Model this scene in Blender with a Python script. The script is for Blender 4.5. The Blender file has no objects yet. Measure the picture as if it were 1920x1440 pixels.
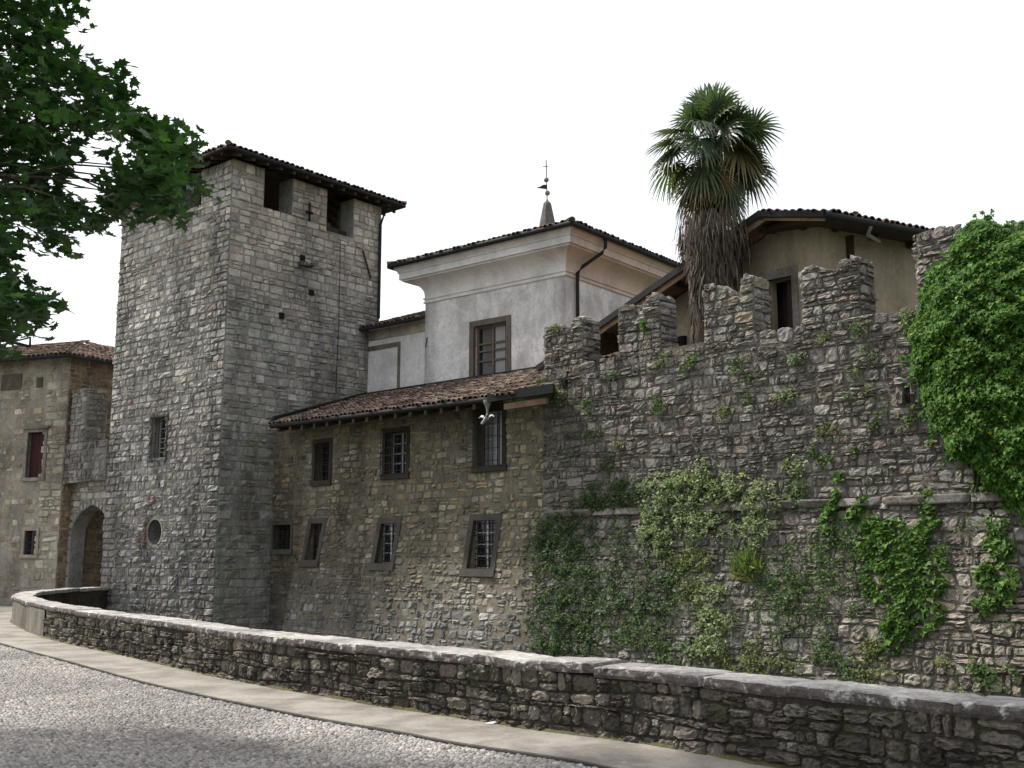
import bpy, math, random
import numpy as np
from mathutils import Vector
from mathutils.geometry import tessellate_polygon
R = math.radians
rng = np.random.default_rng(7)
random.seed(7)
scene = bpy.context.scene
COL = scene.collection
# ------------------------------------------------------------------ camera model
FPX, PITCH, EYE = 2000.0, R(9.2), 1.7
CAM = np.array([0, 0, EYE])
FW = np.array([0, math.cos(PITCH), math.sin(PITCH)])
UPV = np.array([0, -math.sin(PITCH), math.cos(PITCH)])
def ray(px, py):
    return FW + np.array([1, 0, 0]) * ((px - 960) / FPX) + UPV * ((720 - py) / FPX)
def on_z(px, py, z=0.0):
    d = ray(px, py); return CAM + d * ((z - EYE) / d[2])
def at_depth(px, py, dist):
    d = ray(px, py); return CAM + d * (dist / d[1])

class Fr:
    """a vertical wall frame: u runs to the right, d outward, z up"""
    def __init__(s, x, y, ux, uy):
        l = math.hypot(ux, uy); s.o = np.array([x, y, 0.]); s.U = np.array([ux / l, uy / l, 0.])
        s.n = np.array([s.U[1], -s.U[0], 0.])
    def pt(s, u, z, d=0.):
        return s.o + s.U * u + s.n * d + np.array([0, 0, z])
    def map(s, u, z, d):
        u = np.asarray(u)[..., None]; z = np.asarray(z)[..., None]; d = np.asarray(d)[..., None]
        return s.o + s.U * u + s.n * d + z * np.array([0, 0, 1.])
    def pix(s, px, py, d=0., z0=None, k=0.):
        r = ray(px, py); N = s.n.copy(); c = d
        if z0 is not None: N = N + np.array([0, 0, k]); c = d + k * z0
        t = (c - np.dot(CAM - s.o, N)) / np.dot(r, N)
        p = CAM + r * t
        return float(np.dot(p - s.o, s.U)), float(p[2])
    def poly(s, pts, d=0., z0=None, k=0.):
        return [s.pix(a, b, d, z0, k) for a, b in pts]
    def shift(s, d):
        f = Fr(0, 0, s.U[0], s.U[1]); f.o = s.o + s.n * d; return f

# ------------------------------------------------------------------ mesh builder
ORG = {}
class MB:
    def __init__(s): s.V = []; s.n = 0; s.G = []
    def add(s, v, f, mat=0, col=(.5, .5, .5), smooth=False):
        v = np.asarray(v, float).reshape(-1, 3); f = np.asarray(f, int)
        if f.ndim == 1: f = f.reshape(1, -1)
        c = np.broadcast_to(np.asarray(col, float), (len(f), 3))
        s.V.append(v); s.G.append((f + s.n, mat, c, smooth)); s.n += len(v)
    def build(s, name, mats, parent=None):
        me = bpy.data.meshes.new(name)
        V = np.concatenate(s.V) if s.V else np.zeros((0, 3))
        org = ORG[parent.name] if parent is not None else np.zeros(3)
        V = V - org
        me.vertices.add(len(V)); me.vertices.foreach_set('co', V.astype(np.float32).ravel())
        lv = np.concatenate([g[0].ravel() for g in s.G])
        tot = np.concatenate([np.full(len(g[0]), g[0].shape[1]) for g in s.G])
        st = np.concatenate([[0], np.cumsum(tot)[:-1]])
        me.loops.add(len(lv)); me.loops.foreach_set('vertex_index', lv.astype(np.int32))
        me.polygons.add(len(tot))
        me.polygons.foreach_set('loop_start', st.astype(np.int32))
        me.polygons.foreach_set('loop_total', tot.astype(np.int32))
        me.polygons.foreach_set('material_index', np.concatenate([np.full(len(g[0]), g[1]) for g in s.G]).astype(np.int32))
        me.polygons.foreach_set('use_smooth', np.concatenate([np.full(len(g[0]), g[3]) for g in s.G]))
        at = me.attributes.new('col', 'FLOAT_COLOR', 'FACE')
        c = np.concatenate([g[2] for g in s.G]); c = np.concatenate([c, np.ones((len(c), 1))], 1)
        at.data.foreach_set('color', c.astype(np.float32).ravel())
        me.update(calc_edges=True); me.validate()
        for m in (mats if isinstance(mats, (list, tuple)) else [mats]): me.materials.append(m)
        o = bpy.data.objects.new(name, me); COL.objects.link(o)
        if parent is not None: o.parent = parent
        ORG[o.name] = org
        return o
def thing(name, label, cat, loc, group=None):
    o = bpy.data.objects.new(name, None); COL.objects.link(o)
    o.empty_display_size = .3
    o.location = [float(c) for c in loc]; o['label'] = label; o['category'] = cat
    if group: o['group'] = group
    ORG[o.name] = np.array([float(c) for c in loc]); return o
def tag(o, label, cat, group=None, kind=None):
    o['label'] = label; o['category'] = cat
    if group: o['group'] = group
    if kind: o['kind'] = kind
    return o
def structure(o): o['kind'] = 'structure'; return o

BOXF = [(0, 3, 2, 1), (4, 5, 6, 7), (0, 1, 5, 4), (1, 2, 6, 5), (2, 3, 7, 6), (3, 0, 4, 7)]
def box8(mb, P, mat=0, col=(.5, .5, .5)): mb.add(P, BOXF, mat, col)
def fbox(mb, fr, u0, u1, z0, z1, d0, d1, mat=0, col=(.5, .5, .5), base=None):
    b = base or (lambda z: 0.)
    P = [fr.pt(u, z, d + b(z)) for z in (z0, z1) for u, d in ((u0, d0), (u1, d0), (u1, d1), (u0, d1))]
    box8(mb, P, mat, col)
def tube(mb, pts, r, n=8, mat=0, col=(.5, .5, .5), cap=True):
    pts = [np.asarray(p, float) for p in pts]; k = len(pts)
    rs = r if hasattr(r, '__len__') else [r] * k
    V = []
    for i, p in enumerate(pts):
        t = pts[min(i + 1, k - 1)] - pts[max(i - 1, 0)]; t = t / (np.linalg.norm(t) + 1e-9)
        a = np.array([0, 0, 1.]) if abs(t[2]) < .9 else np.array([1., 0, 0])
        e1 = np.cross(t, a); e1 /= np.linalg.norm(e1); e2 = np.cross(t, e1)
        for j in range(n):
            w = 2 * math.pi * j / n; V.append(p + rs[i] * (math.cos(w) * e1 + math.sin(w) * e2))
    F = [(i * n + j, i * n + (j + 1) % n, (i + 1) * n + (j + 1) % n, (i + 1) * n + j) for i in range(k - 1) for j in range(n)]
    mb.add(V, F, mat, col, True)
    if cap:
        mb.add(V[:n], [tuple(range(n))], mat, col); mb.add(V[-n:], [tuple(range(n))], mat, col)
def lathe(mb, c, prof, n=16, mat=0, col=(.5, .5, .5)):
    V = []
    for r, z in prof:
        for j in range(n):
            w = 2 * math.pi * j / n; V.append((c[0] + r * math.cos(w), c[1] + r * math.sin(w), c[2] + z))
    F = [(i * n + j, i * n + (j + 1) % n, (i + 1) * n + (j + 1) % n, (i + 1) * n + j) for i in range(len(prof) - 1) for j in range(n)]
    mb.add(V, F, mat, col, True)
def prism(mb, polys, fmap, bmap=None, mat=0, col=(.5, .5, .5), back=True, sides=True, jag=0.):
    """polys: outline + holes in (u,z). fmap/bmap map arrays to the front / back sheet."""
    flat = [p for q in polys for p in q]
    tri = tessellate_polygon([[Vector((a, b, 0)) for a, b in q] for q in polys])
    A = np.array(flat); Vf = fmap(A[:, 0], A[:, 1]); mb.add(Vf, list(tri), mat, col)
    if bmap is None: return
    Vb = bmap(A[:, 0], A[:, 1])
    if back: mb.add(Vb, list(tri), mat, col)
    if sides:
        o = 0; F = []
        n = len(flat)
        for q in polys:
            m = len(q)
            for i in range(m): F.append((o + i, o + (i + 1) % m, n + o + (i + 1) % m, n + o + i))
            o += m
        mb.add(np.concatenate([Vf, Vb]), F, mat, col)

# ------------------------------------------------------------------ rubble masonry
def scan(polys, z):
    xs = []
    for q in polys:
        m = len(q)
        for i in range(m):
            (a, b), (c, d) = q[i], q[(i + 1) % m]
            if (b > z) != (d > z): xs.append(a + (z - b) * (c - a) / (d - b))
    xs.sort(); return list(zip(xs[::2], xs[1::2]))
def layout(polys, hm, wm, hv=.3, wv=.45, wob=.02, split=.25, seed=1, slant=.1, zlim=None):
    g = np.random.default_rng(seed); Q = []
    zs = [p[1] for q in polys for p in q]; z = min(zs); ztop = max(zs)
    if zlim: z, ztop = zlim
    ph = g.uniform(0, 6.28, 4)
    def bound(u, zz, k): 
        return zz + wob * (math.sin(u * 1.1 + k * 2.4 + ph[0]) + .7 * math.sin(u * 2.7 + k * 5.1 + ph[1]))
    k = 0
    while z < ztop - .03:
        h = hm * g.uniform(1 - hv, 1 + hv)
        if z + h * 1.45 > ztop: h = ztop - z
        zm = z + h / 2
        for l, r in scan(polys, zm):
            u = l; jb = jt = 0.
            while u < r - 1e-6:
                w = wm * g.uniform(1 - wv, 1 + wv * 1.3) * (.7 + .3 * h / hm)
                if u + w * 1.5 > r: w = r - u
                last = u + w >= r - 1e-6
                nb, nt = (0., 0.) if last else (g.uniform(-slant, slant) * h, g.uniform(-slant, slant) * h)
                u1 = u + w
                q = [(u + jb, bound(u, z, k)), (u1 + nb, bound(u1, z, k)), (u1 + nt, bound(u1, z + h, k + 1)), (u + jt, bound(u, z + h, k + 1))]
                stack = [q]; 
                if g.random() < split:
                    mode = g.random(); lerp = lambda a, b, t: (a[0] + (b[0] - a[0]) * t, a[1] + (b[1] - a[1]) * t)
                    a, b, c, d = q
                    if mode < .6:
                        t1, t2 = g.uniform(.35, .65, 2) if mode < .3 else [g.uniform(.35, .65)] * 2
                        m1, m2 = lerp(a, d, t1), lerp(b, c, t2); stack = [[a, b, m2, m1], [m1, m2, c, d]]
                    elif w > wm * .8:
                        t1 = g.uniform(.35, .6); m1, m2 = lerp(a, b, t1), lerp(d, c, t1 + g.uniform(-.08, .08))
                        n1, n2 = lerp(m1, m2, g.uniform(.4, .6)), lerp(b, c, g.uniform(.4, .6))
                        stack = [[a, m1, m2, d], [m1, b, n2, n1], [n1, n2, c, m2]]
                Q += stack; u = u1; jb, jt = nb, nt
        z += h; k += 1
    return np.array(Q)
def stones(mb, Q, mapf, colf, base=None, joint=.022, hgt=(.025, .06), res=0, mat=0, seed=3, rnd=.35, rough=.3, sink=.015, drop=0., shade=False):
    if len(Q) == 0: return
    g = np.random.default_rng(seed)
    if drop: Q = Q[g.random(len(Q)) > drop]
    N = len(Q); c = Q.mean(1)
    w = (Q[:, 1, 0] + Q[:, 2, 0] - Q[:, 0, 0] - Q[:, 3, 0]) / 2; h = (Q[:, 2, 1] + Q[:, 3, 1] - Q[:, 0, 1] - Q[:, 1, 1]) / 2
    jw = joint * g.uniform(.5, 1.5, N); sx = np.clip(1 - jw / np.maximum(w, .02), .3, 1); sy = np.clip(1 - jw / np.maximum(h, .02), .3, 1)
    P = (Q - c[:, None]) * np.stack([sx, sy], 1)[:, None] + c[:, None]
    gr = np.array([[-1, -.86, 0, .86, 1], [-1, -.88, -.42, 0, .42, .88, 1], [-1, -.92, -.68, -.35, 0, .35, .68, .92, 1]][res], float)
    k = len(gr); S, T = np.meshgrid(gr, gr, indexing='ij'); S = S.ravel(); T = T.ravel()
    rr = g.uniform(rnd * .4, rnd * 1.6, N)[:, None]
    s = S * np.sqrt(np.maximum(1 - rr * T ** 2 / 2, .05)); t = T * np.sqrt(np.maximum(1 - rr * S ** 2 / 2, .05))
    edge = (np.maximum(abs(S), abs(T)) > .99)
    jit = joint * .45
    a = ((1 - s) * (1 - t) / 4)[..., None]; b = ((1 + s) * (1 - t) / 4)[..., None]; cc = ((1 + s) * (1 + t) / 4)[..., None]; d = ((1 - s) * (1 + t) / 4)[..., None]
    uv = a * P[:, None, 0] + b * P[:, None, 1] + cc * P[:, None, 2] + d * P[:, None, 3]
    uv = uv + g.normal(0, jit * .6, uv.shape)
    H = g.uniform(hgt[0], hgt[1], N)[:, None]
    prof = np.where(edge, 0., np.where(np.maximum(abs(S), abs(T)) > .7, .86, 1.))
    dep = H * prof * (1 + g.normal(0, rough, (N, k * k)) * (~edge)) + (~edge) * H * .3 * (np.clip(g.normal(0, 1, N), -1.3, 1.3)[:, None] * S + np.clip(g.normal(0, 1, N), -1.3, 1.3)[:, None] * T)
    dep = np.where(edge, -sink, np.maximum(dep, .004))
    u, z = uv[..., 0], uv[..., 1]
    dd = dep + (base(z) if base else 0)
    V = mapf(u, z, dd).reshape(-1, 3)
    i, j = np.meshgrid(np.arange(k - 1), np.arange(k - 1), indexing='ij'); i = i.ravel(); j = j.ravel()
    f = np.stack([i * k + j, (i + 1) * k + j, (i + 1) * k + j + 1, i * k + j + 1], 1)
    F = (f[None] + (np.arange(N) * k * k)[:, None, None]).reshape(-1, 4)
    colr = colf(c[:, 0], c[:, 1], g)
    mb.add(V, F, mat, np.repeat(colr, len(f), 0), shade)
def palette(cols, var=.12, wts=None):
    A = np.array(cols)
    def f(u, z, g):
        i = g.choice(len(A), len(u), p=wts); return np.clip(A[i] * (1 + g.normal(0, var, len(u)))[:, None] * (1 + g.normal(0, .02, (len(u), 3))), .01, .9)
    return f
def smooth(x): x = np.clip(x, 0, 1); return x * x * (3 - 2 * x)
def vnoise(x, y, s=0.):
    return (np.sin(x * 2.1 + 1.3 * np.sin(y * 1.7 + s) + s) + np.sin(y * 2.9 + 1.1 * np.sin(x * 2.3 - s) + 2 * s) + .6 * np.sin(x * 5.3 + y * 4.1 + 3 * s) + .6 * np.sin(x * 4.7 - y * 6.1 + 5 * s)) / 3.2

# ------------------------------------------------------------------ materials
def M(name):
    m = bpy.data.materials.new(name); m.use_nodes = True
    return m, m.node_tree, m.node_tree.nodes['Principled BSDF']
def nd(nt, typ, props=None, **inp):
    n = nt.nodes.new(typ)
    for k, v in (props or {}).items(): setattr(n, k, v)
    for k, v in inp.items():
        key = k.replace('_', ' ')
        s = n.inputs[int(k[1:])] if k[0] == 'i' and k[1:].isdigit() else n.inputs[key]
        if isinstance(v, bpy.types.NodeSocket): nt.links.new(v, s)
        else: s.default_value = v
    return n
def noise(nt, vec, scale, detail=4, rough=.55, dist=0.):
    return nd(nt, 'ShaderNodeTexNoise', None, Vector=vec, Scale=scale, Detail=detail, Roughness=rough, Distortion=dist).outputs['Fac']
def ramp(nt, fac, stops):
    n = nd(nt, 'ShaderNodeValToRGB', None, Fac=fac); e = n.color_ramp.elements
    while len(e) < len(stops): e.new(.5)
    for i, (p, c) in enumerate(stops):
        e[i].position = p; e[i].color = (c, c, c, 1) if not hasattr(c, '__len__') else (*c, 1)
    return n.outputs['Color']
def mix(nt, a, b, fac, mode='MIX'):
    n = nt.nodes.new('ShaderNodeMix'); n.data_type = 'RGBA'; n.blend_type = mode
    for s, v in ((n.inputs[0], fac), (n.inputs[6], a), (n.inputs[7], b)):
        if isinstance(v, bpy.types.NodeSocket): nt.links.new(v, s)
        else: s.default_value = (*v, 1) if hasattr(v, '__len__') and len(v) == 3 else v
    return n.outputs[2]
def coords(nt, scl=(1, 1, 1)):
    tc = nd(nt, 'ShaderNodeTexCoord').outputs['Object']
    if scl == (1, 1, 1): return tc
    return nd(nt, 'ShaderNodeMapping', None, Vector=tc, Scale=scl).outputs[0]
def bump(nt, h, strength, dist=.02, normal=None):
    kw = dict(Height=h, Strength=strength, Distance=dist)
    if normal is not None: kw['Normal'] = normal
    return nd(nt, 'ShaderNodeBump', None, **kw).outputs[0]
def surf_mat(name, col=None, fine=30, var=.35, grime=.5, lichen=0., lichcol=(.55, .55, .5), gscale=.8, bumps=.5, rough=.9, moss=0., bdist=.02, spec=.2, streak=.35):
    """weathered mineral surface; col None -> the mesh's own 'col' attribute"""
    m, nt, b = M(name); v = coords(nt)
    c = nd(nt, 'ShaderNodeAttribute', {'attribute_name': 'col'}).outputs['Color'] if col is None else mix(nt, col, col, 0.)
    c = mix(nt, c, ramp(nt, noise(nt, v, fine, 5, .65), [(.25, 1 - var), (.75, 1 + var)]), 1., 'MULTIPLY')
    c = mix(nt, c, ramp(nt, noise(nt, v, fine * .18, 4), [(.3, 1 - var * .6), (.7, 1 + var * .5)]), 1., 'MULTIPLY')
    if grime: 
        vs = coords(nt, (1, 1, streak))
        c = mix(nt, c, ramp(nt, noise(nt, vs, gscale, 7, .62, .4), [(.38, 1 - grime), (.58, 1.)]), 1., 'MULTIPLY')
    if lichen:
        f = ramp(nt, noise(nt, v, 7, 8, .72), [(.62 - .1 * lichen, 0.), (.72 - .1 * lichen, 1.)])
        c = mix(nt, c, lichcol, f)
    if moss:
        f = ramp(nt, noise(nt, v, 2.3, 8, .7), [(.56 - .1 * moss, 0.), (.75, .8)])
        c = mix(nt, c, (.07, .085, .03), f)
    nt.links.new(c, b.inputs['Base Color'])
    h = nd(nt, 'ShaderNodeMath', {'operation': 'ADD'}, i0=noise(nt, v, fine * .7, 6, .7), i1=noise(nt, v, fine * 2.6, 3, .6)).outputs[0]
    nt.links.new(bump(nt, h, bumps, bdist), b.inputs['Normal'])
    b.inputs['Roughness'].default_value = rough; b.inputs['Specular IOR Level'].default_value = spec
    return m
def leaf_mat(name, trans=.3, rough=.6, spec=.2, tcol=(1.6, 1.9, .7)):
    m, nt, b = M(name); v = coords(nt)
    c = nd(nt, 'ShaderNodeAttribute', {'attribute_name': 'col'}).outputs['Color']
    c = mix(nt, c, ramp(nt, noise(nt, v, 18, 3), [(.3, .75), (.7, 1.25)]), 1., 'MULTIPLY')
    nt.links.new(c, b.inputs['Base Color']); b.inputs['Roughness'].default_value = rough; b.inputs['Specular IOR Level'].default_value = spec
    t = nd(nt, 'ShaderNodeBsdfTranslucent', None, Color=mix(nt, c, (*tcol,), 1., 'MULTIPLY'))
    mx = nd(nt, 'ShaderNodeMixShader', None, Fac=trans, i1=b.outputs[0], i2=t.outputs[0])
    nt.links.new(mx.outputs[0], nt.nodes['Material Output'].inputs['Surface'])
    return m
MT = {}
MT['tower'] = surf_mat('tower stone', None, 18, .36, .45, .4, (.44, .43, .41), .6, .7)
MT['tower_mortar'] = surf_mat('tower mortar', (.28, .27, .25), 22, .4, .45, .3, (.4, .39, .37), .6, .8)
MT['wing'] = surf_mat('wing stone', None, 22, .4, .5, .15, (.34, .33, .3), .5, .6)
MT['wing_mortar'] = surf_mat('wing mortar', (.175, .155, .12), 12, .45, .5, .25, (.24, .225, .19), .45, .9)
MT['curtain'] = surf_mat('curtain stone', None, 17, .5, .35, .45, (.34, .325, .3), .7, .9)
MT['curtain_mortar'] = surf_mat('curtain mortar', (.15, .138, .12), 16, .5, .45, .35, (.27, .255, .23), .8, 1., moss=.25)
MT['parapet'] = surf_mat('parapet stone', None, 24, .5, .5, .25, (.3, .29, .26), 1.4, .8, moss=.5, streak=.6)
MT['parapet_mortar'] = surf_mat('parapet mortar', (.07, .062, .05), 30, .5, .5, .25, (.2, .19, .17), 1.5, 1., moss=.4)
MT['coping'] = surf_mat('coping stone', None, 26, .4, .4, .75, (.6, .59, .56), 1.6, 1., streak=1.)
MT['oldwall'] = surf_mat('old plaster', None, 16, .4, .5, .2, (.4, .36, .28), .6, .9)
MT['white_plaster'] = surf_mat('white plaster', None, 9, .13, .3, .0, (.4, .4, .38), .8, .35, bdist=.015)
MT['ochre_plaster'] = surf_mat('ochre plaster', None, 8, .12, .3, .0, (.3, .28, .22), .5, .3)
MT['dark_stone'] = surf_mat('dark frame stone', None, 30, .25, .3, 0, (.2, .2, .2), 1.2, .4)
MT['tile'] = surf_mat('clay tile', None, 26, .35, .45, .35, (.33, .3, .24), 1.3, .5, moss=.2, streak=1.)
MT['metal'] = surf_mat('dark sheet metal', (.028, .03, .031), 30, .25, .2, 0, (.1, .1, .1), 1., .1, .75, spec=.15)
MT['iron'] = surf_mat('wrought iron', (.02, .019, .018), 40, .3, .2, 0, (.1, .1, .1), 1., .2, .6, spec=.4)
MT['zinc'] = surf_mat('grey zinc', (.24, .245, .245), 30, .2, .2, 0, (.1, .1, .1), 2., .1, .45, spec=.5)
MT['wood'] = surf_mat('old timber', (.06, .042, .03), 18, .4, .3, 0, (.1, .1, .1), 2., .4, .8)
MT['wood_light'] = surf_mat('fir board', (.22, .15, .1), 18, .4, .3, 0, (.1, .1, .1), 2., .4, .8)
MT['wood_paint'] = surf_mat('grey painted wood', (.4, .4, .42), 30, .2, .2, 0, (.1, .1, .1), 2., .2, .6)
MT['shutter'] = surf_mat('dark red shutter', (.055, .018, .022), 30, .25, .2, 0, (.1, .1, .1), 2., .2, .6)
MT['void'] = surf_mat('dark interior', (.012, .011, .01), 10, .3, .2, 0, (.1, .1, .1), 2., .1, 1.)  # near-black colour standing for the shade inside slits and holes
MT['bark'] = surf_mat('bark', (.075, .06, .045), 14, .5, .4, .3, (.14, .14, .12), 2., 1.)
MT['thatch'] = surf_mat('dry palm fibre', None, 25, .35, .2, 0, (.1, .1, .1), 2., .4, .9)
MT['cobble'] = surf_mat('river pebble', None, 30, .18, .3, 0, (.1, .1, .1), .35, .25, .75, spec=.3, streak=1.)
MT['paving'] = surf_mat('concrete paving', (.27, .25, .222), 22, .2, .4, .3, (.32, .3, .27), 1.3, .4, .9, streak=1.)
MT['earth'] = surf_mat('earth between pebbles', (.19, .18, .16), 40, .4, .2, 0, (.2, .2, .2), .4, .8, streak=1.)
MT['grassland'] = surf_mat('mown grass', (.06, .085, .03), 12, .5, .4, 0, (.2, .2, .2), .4, 1., streak=1.)
MT['leaf'] = leaf_mat('leaf')
MT['maple'] = leaf_mat('maple leaf', .42, .4, .4)
MT['palm'] = leaf_mat('palm leaf', .25, .4, .4)
def glass(name, col, rough=.12):
    m, nt, b = M(name); v = coords(nt)
    nt.links.new(mix(nt, col, tuple(c * .5 for c in col), noise(nt, v, 3)), b.inputs['Base Color'])
    b.inputs['Roughness'].default_value = rough; nt.links.new(bump(nt, noise(nt, v, 2.5), .05, .01), b.inputs['Normal']); return m
MT['glass'] = glass('dark window glass', (.02, .022, .025))
MT['glass_pale'] = glass('curtained window glass', (.3, .31, .33), .2)
# ================================================================== frames of the main walls
def z_at(x, y, py):
    q = (720 - py) / FPX; c, s = math.cos(PITCH), math.sin(PITCH)
    return EYE + y * (q * c + s) / (c - q * s)
MOAT = -2.3
TL = Fr(-9.2, 33.55, .76, -.649); TR = Fr(-9.2, 33.55, .649, .76)
WG = Fr(-7.84, 35.15, .731, -.682)
CU = Fr(.81, 27.07, .695, -.719)
WH = Fr(1.68, 32.5, .777, -.629); WHR = Fr(1.68, 32.5, .629, .777)
GT = TL.shift(-.3)
LH = Fr(-16.75, 39.8, .94, -.342); LHR = Fr(-16.75, 39.8, .5, .866)
OH = CU.shift(-3.6)
def fm(fr, d): return lambda u, z: fr.map(u, z, np.full(len(u), d))
def rect(u0, u1, z0, z1): return [(u0, z0), (u1, z0), (u1, z1), (u0, z1)]

# ------------------------------------------------------------------ roof tiles
def tiles(mb, pts, E0, E1, pitch=.21, ln=.38, r=.085, seed=5, lift=.03, cols=None, mat=0, skip=0.):
    """half-round clay tiles over the plane polygon pts, rows parallel to the eave E0-E1"""
    g = np.random.default_rng(seed); E0 = np.array(E0, float); E1 = np.array(E1, float)
    eu = (E1 - E0); L = np.linalg.norm(eu); eu /= L
    far = max(pts, key=lambda p: np.linalg.norm(np.cross(np.array(p) - E0, eu)))
    ev = np.array(far) - E0; ev = ev - eu * np.dot(ev, eu); B = np.linalg.norm(ev); ev /= B
    en = np.cross(eu, ev); en = en if en[2] > 0 else -en
    P2 = [(float(np.dot(np.array(p) - E0, eu)), float(np.dot(np.array(p) - E0, ev))) for p in pts]
    a0 = min(p[0] for p in P2); a1 = max(p[0] for p in P2)
    cols = cols or [(.18, .115, .085), (.22, .14, .105), (.15, .105, .08), (.26, .18, .135), (.13, .1, .08), (.19, .15, .12)]
    th = np.linspace(0, math.pi, 6); V = []; F = []; C = []; n = 0
    rows = int(B / (ln * .82)) + 2
    for iv in range(rows):
        b = iv * ln * .82 - .05; bm = min(max(b + ln / 2, .03), B - .01)
        for l, rr in scan([P2], bm):
            for ia in range(int(math.ceil((l - a0) / pitch)), int((rr - a0) / pitch) + 1):
                a = a0 + ia * pitch + g.normal(0, .012); 
                if skip and g.random() < skip: continue
                b2 = b + g.normal(0, .02); rot = g.normal(0, .03); hh = g.normal(0, .008)
                for e, (bb, rad, z) in enumerate(((b2, r * 1.06, lift + hh), (b2 + ln, r * .86, hh))):
                    for t in th:
                        V.append(E0 + eu * (a + rot * (bb - b2) + rad * math.cos(t)) + ev * bb + en * (z + rad * math.sin(t) * .9))
                for t in th: V.append(E0 + eu * (a + r * .86 * math.cos(t)) + ev * b2 + en * (lift + hh + r * .84 * math.sin(t) * .9 - .004))
                c = np.array(cols[g.integers(len(cols))]) * (1 + g.normal(0, .15))
                for k in range(5):
                    F.append((n + k, n + k + 1, n + 6 + k + 1, n + 6 + k)); C.append(c)
                    F.append((n + k, n + 12 + k, n + 12 + k + 1, n + k + 1)); C.append(c * .8)
                n += 18
    if V: mb.add(V, F, mat, np.clip(C, .01, .9), True)
def slab(mb, pts, th, mat=0, col=(.1, .1, .1)):
    P = np.array(pts, float); n = np.cross(P[1] - P[0], P[2] - P[0]); n /= np.linalg.norm(n); n = n if n[2] > 0 else -n
    Q = P - n * th; k = len(P)
    mb.add(P, [tuple(range(k))], mat, col); mb.add(Q, [tuple(range(k))], mat, col)
    mb.add(np.concatenate([P, Q]), [(i, (i + 1) % k, k + (i + 1) % k, k + i) for i in range(k)], mat, col)
def ridge(mb, a, b, r=.1, ln=.42, seed=2):
    g = np.random.default_rng(seed); a = np.array(a, float); b = np.array(b, float); L = np.linalg.norm(b - a); t = (b - a) / L
    sd = np.cross(t, (0, 0, 1.)); sd /= np.linalg.norm(sd); up = np.cross(sd, t)
    for i in range(int(L / (ln * .85)) + 1):
        s0 = i * ln * .85; V = []
        for s, rad, z in ((s0 - .04, r * 1.1, .05), (s0 + ln, r * .85, .02)):
            for k in range(7):
                w = math.pi * k / 6; V.append(a + t * s + sd * rad * math.cos(w) + up * (z + rad * math.sin(w)))
        V.append(a + t * (s0 - .04)); c = np.array((.2, .13, .09)) * g.uniform(.7, 1.3)
        mb.add(V, [(k, k + 1, 8 + k, 7 + k) for k in range(6)], 0, c, True)
        mb.add(V, [(14, k, k + 1) for k in range(6)], 0, c * .6)

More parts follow.
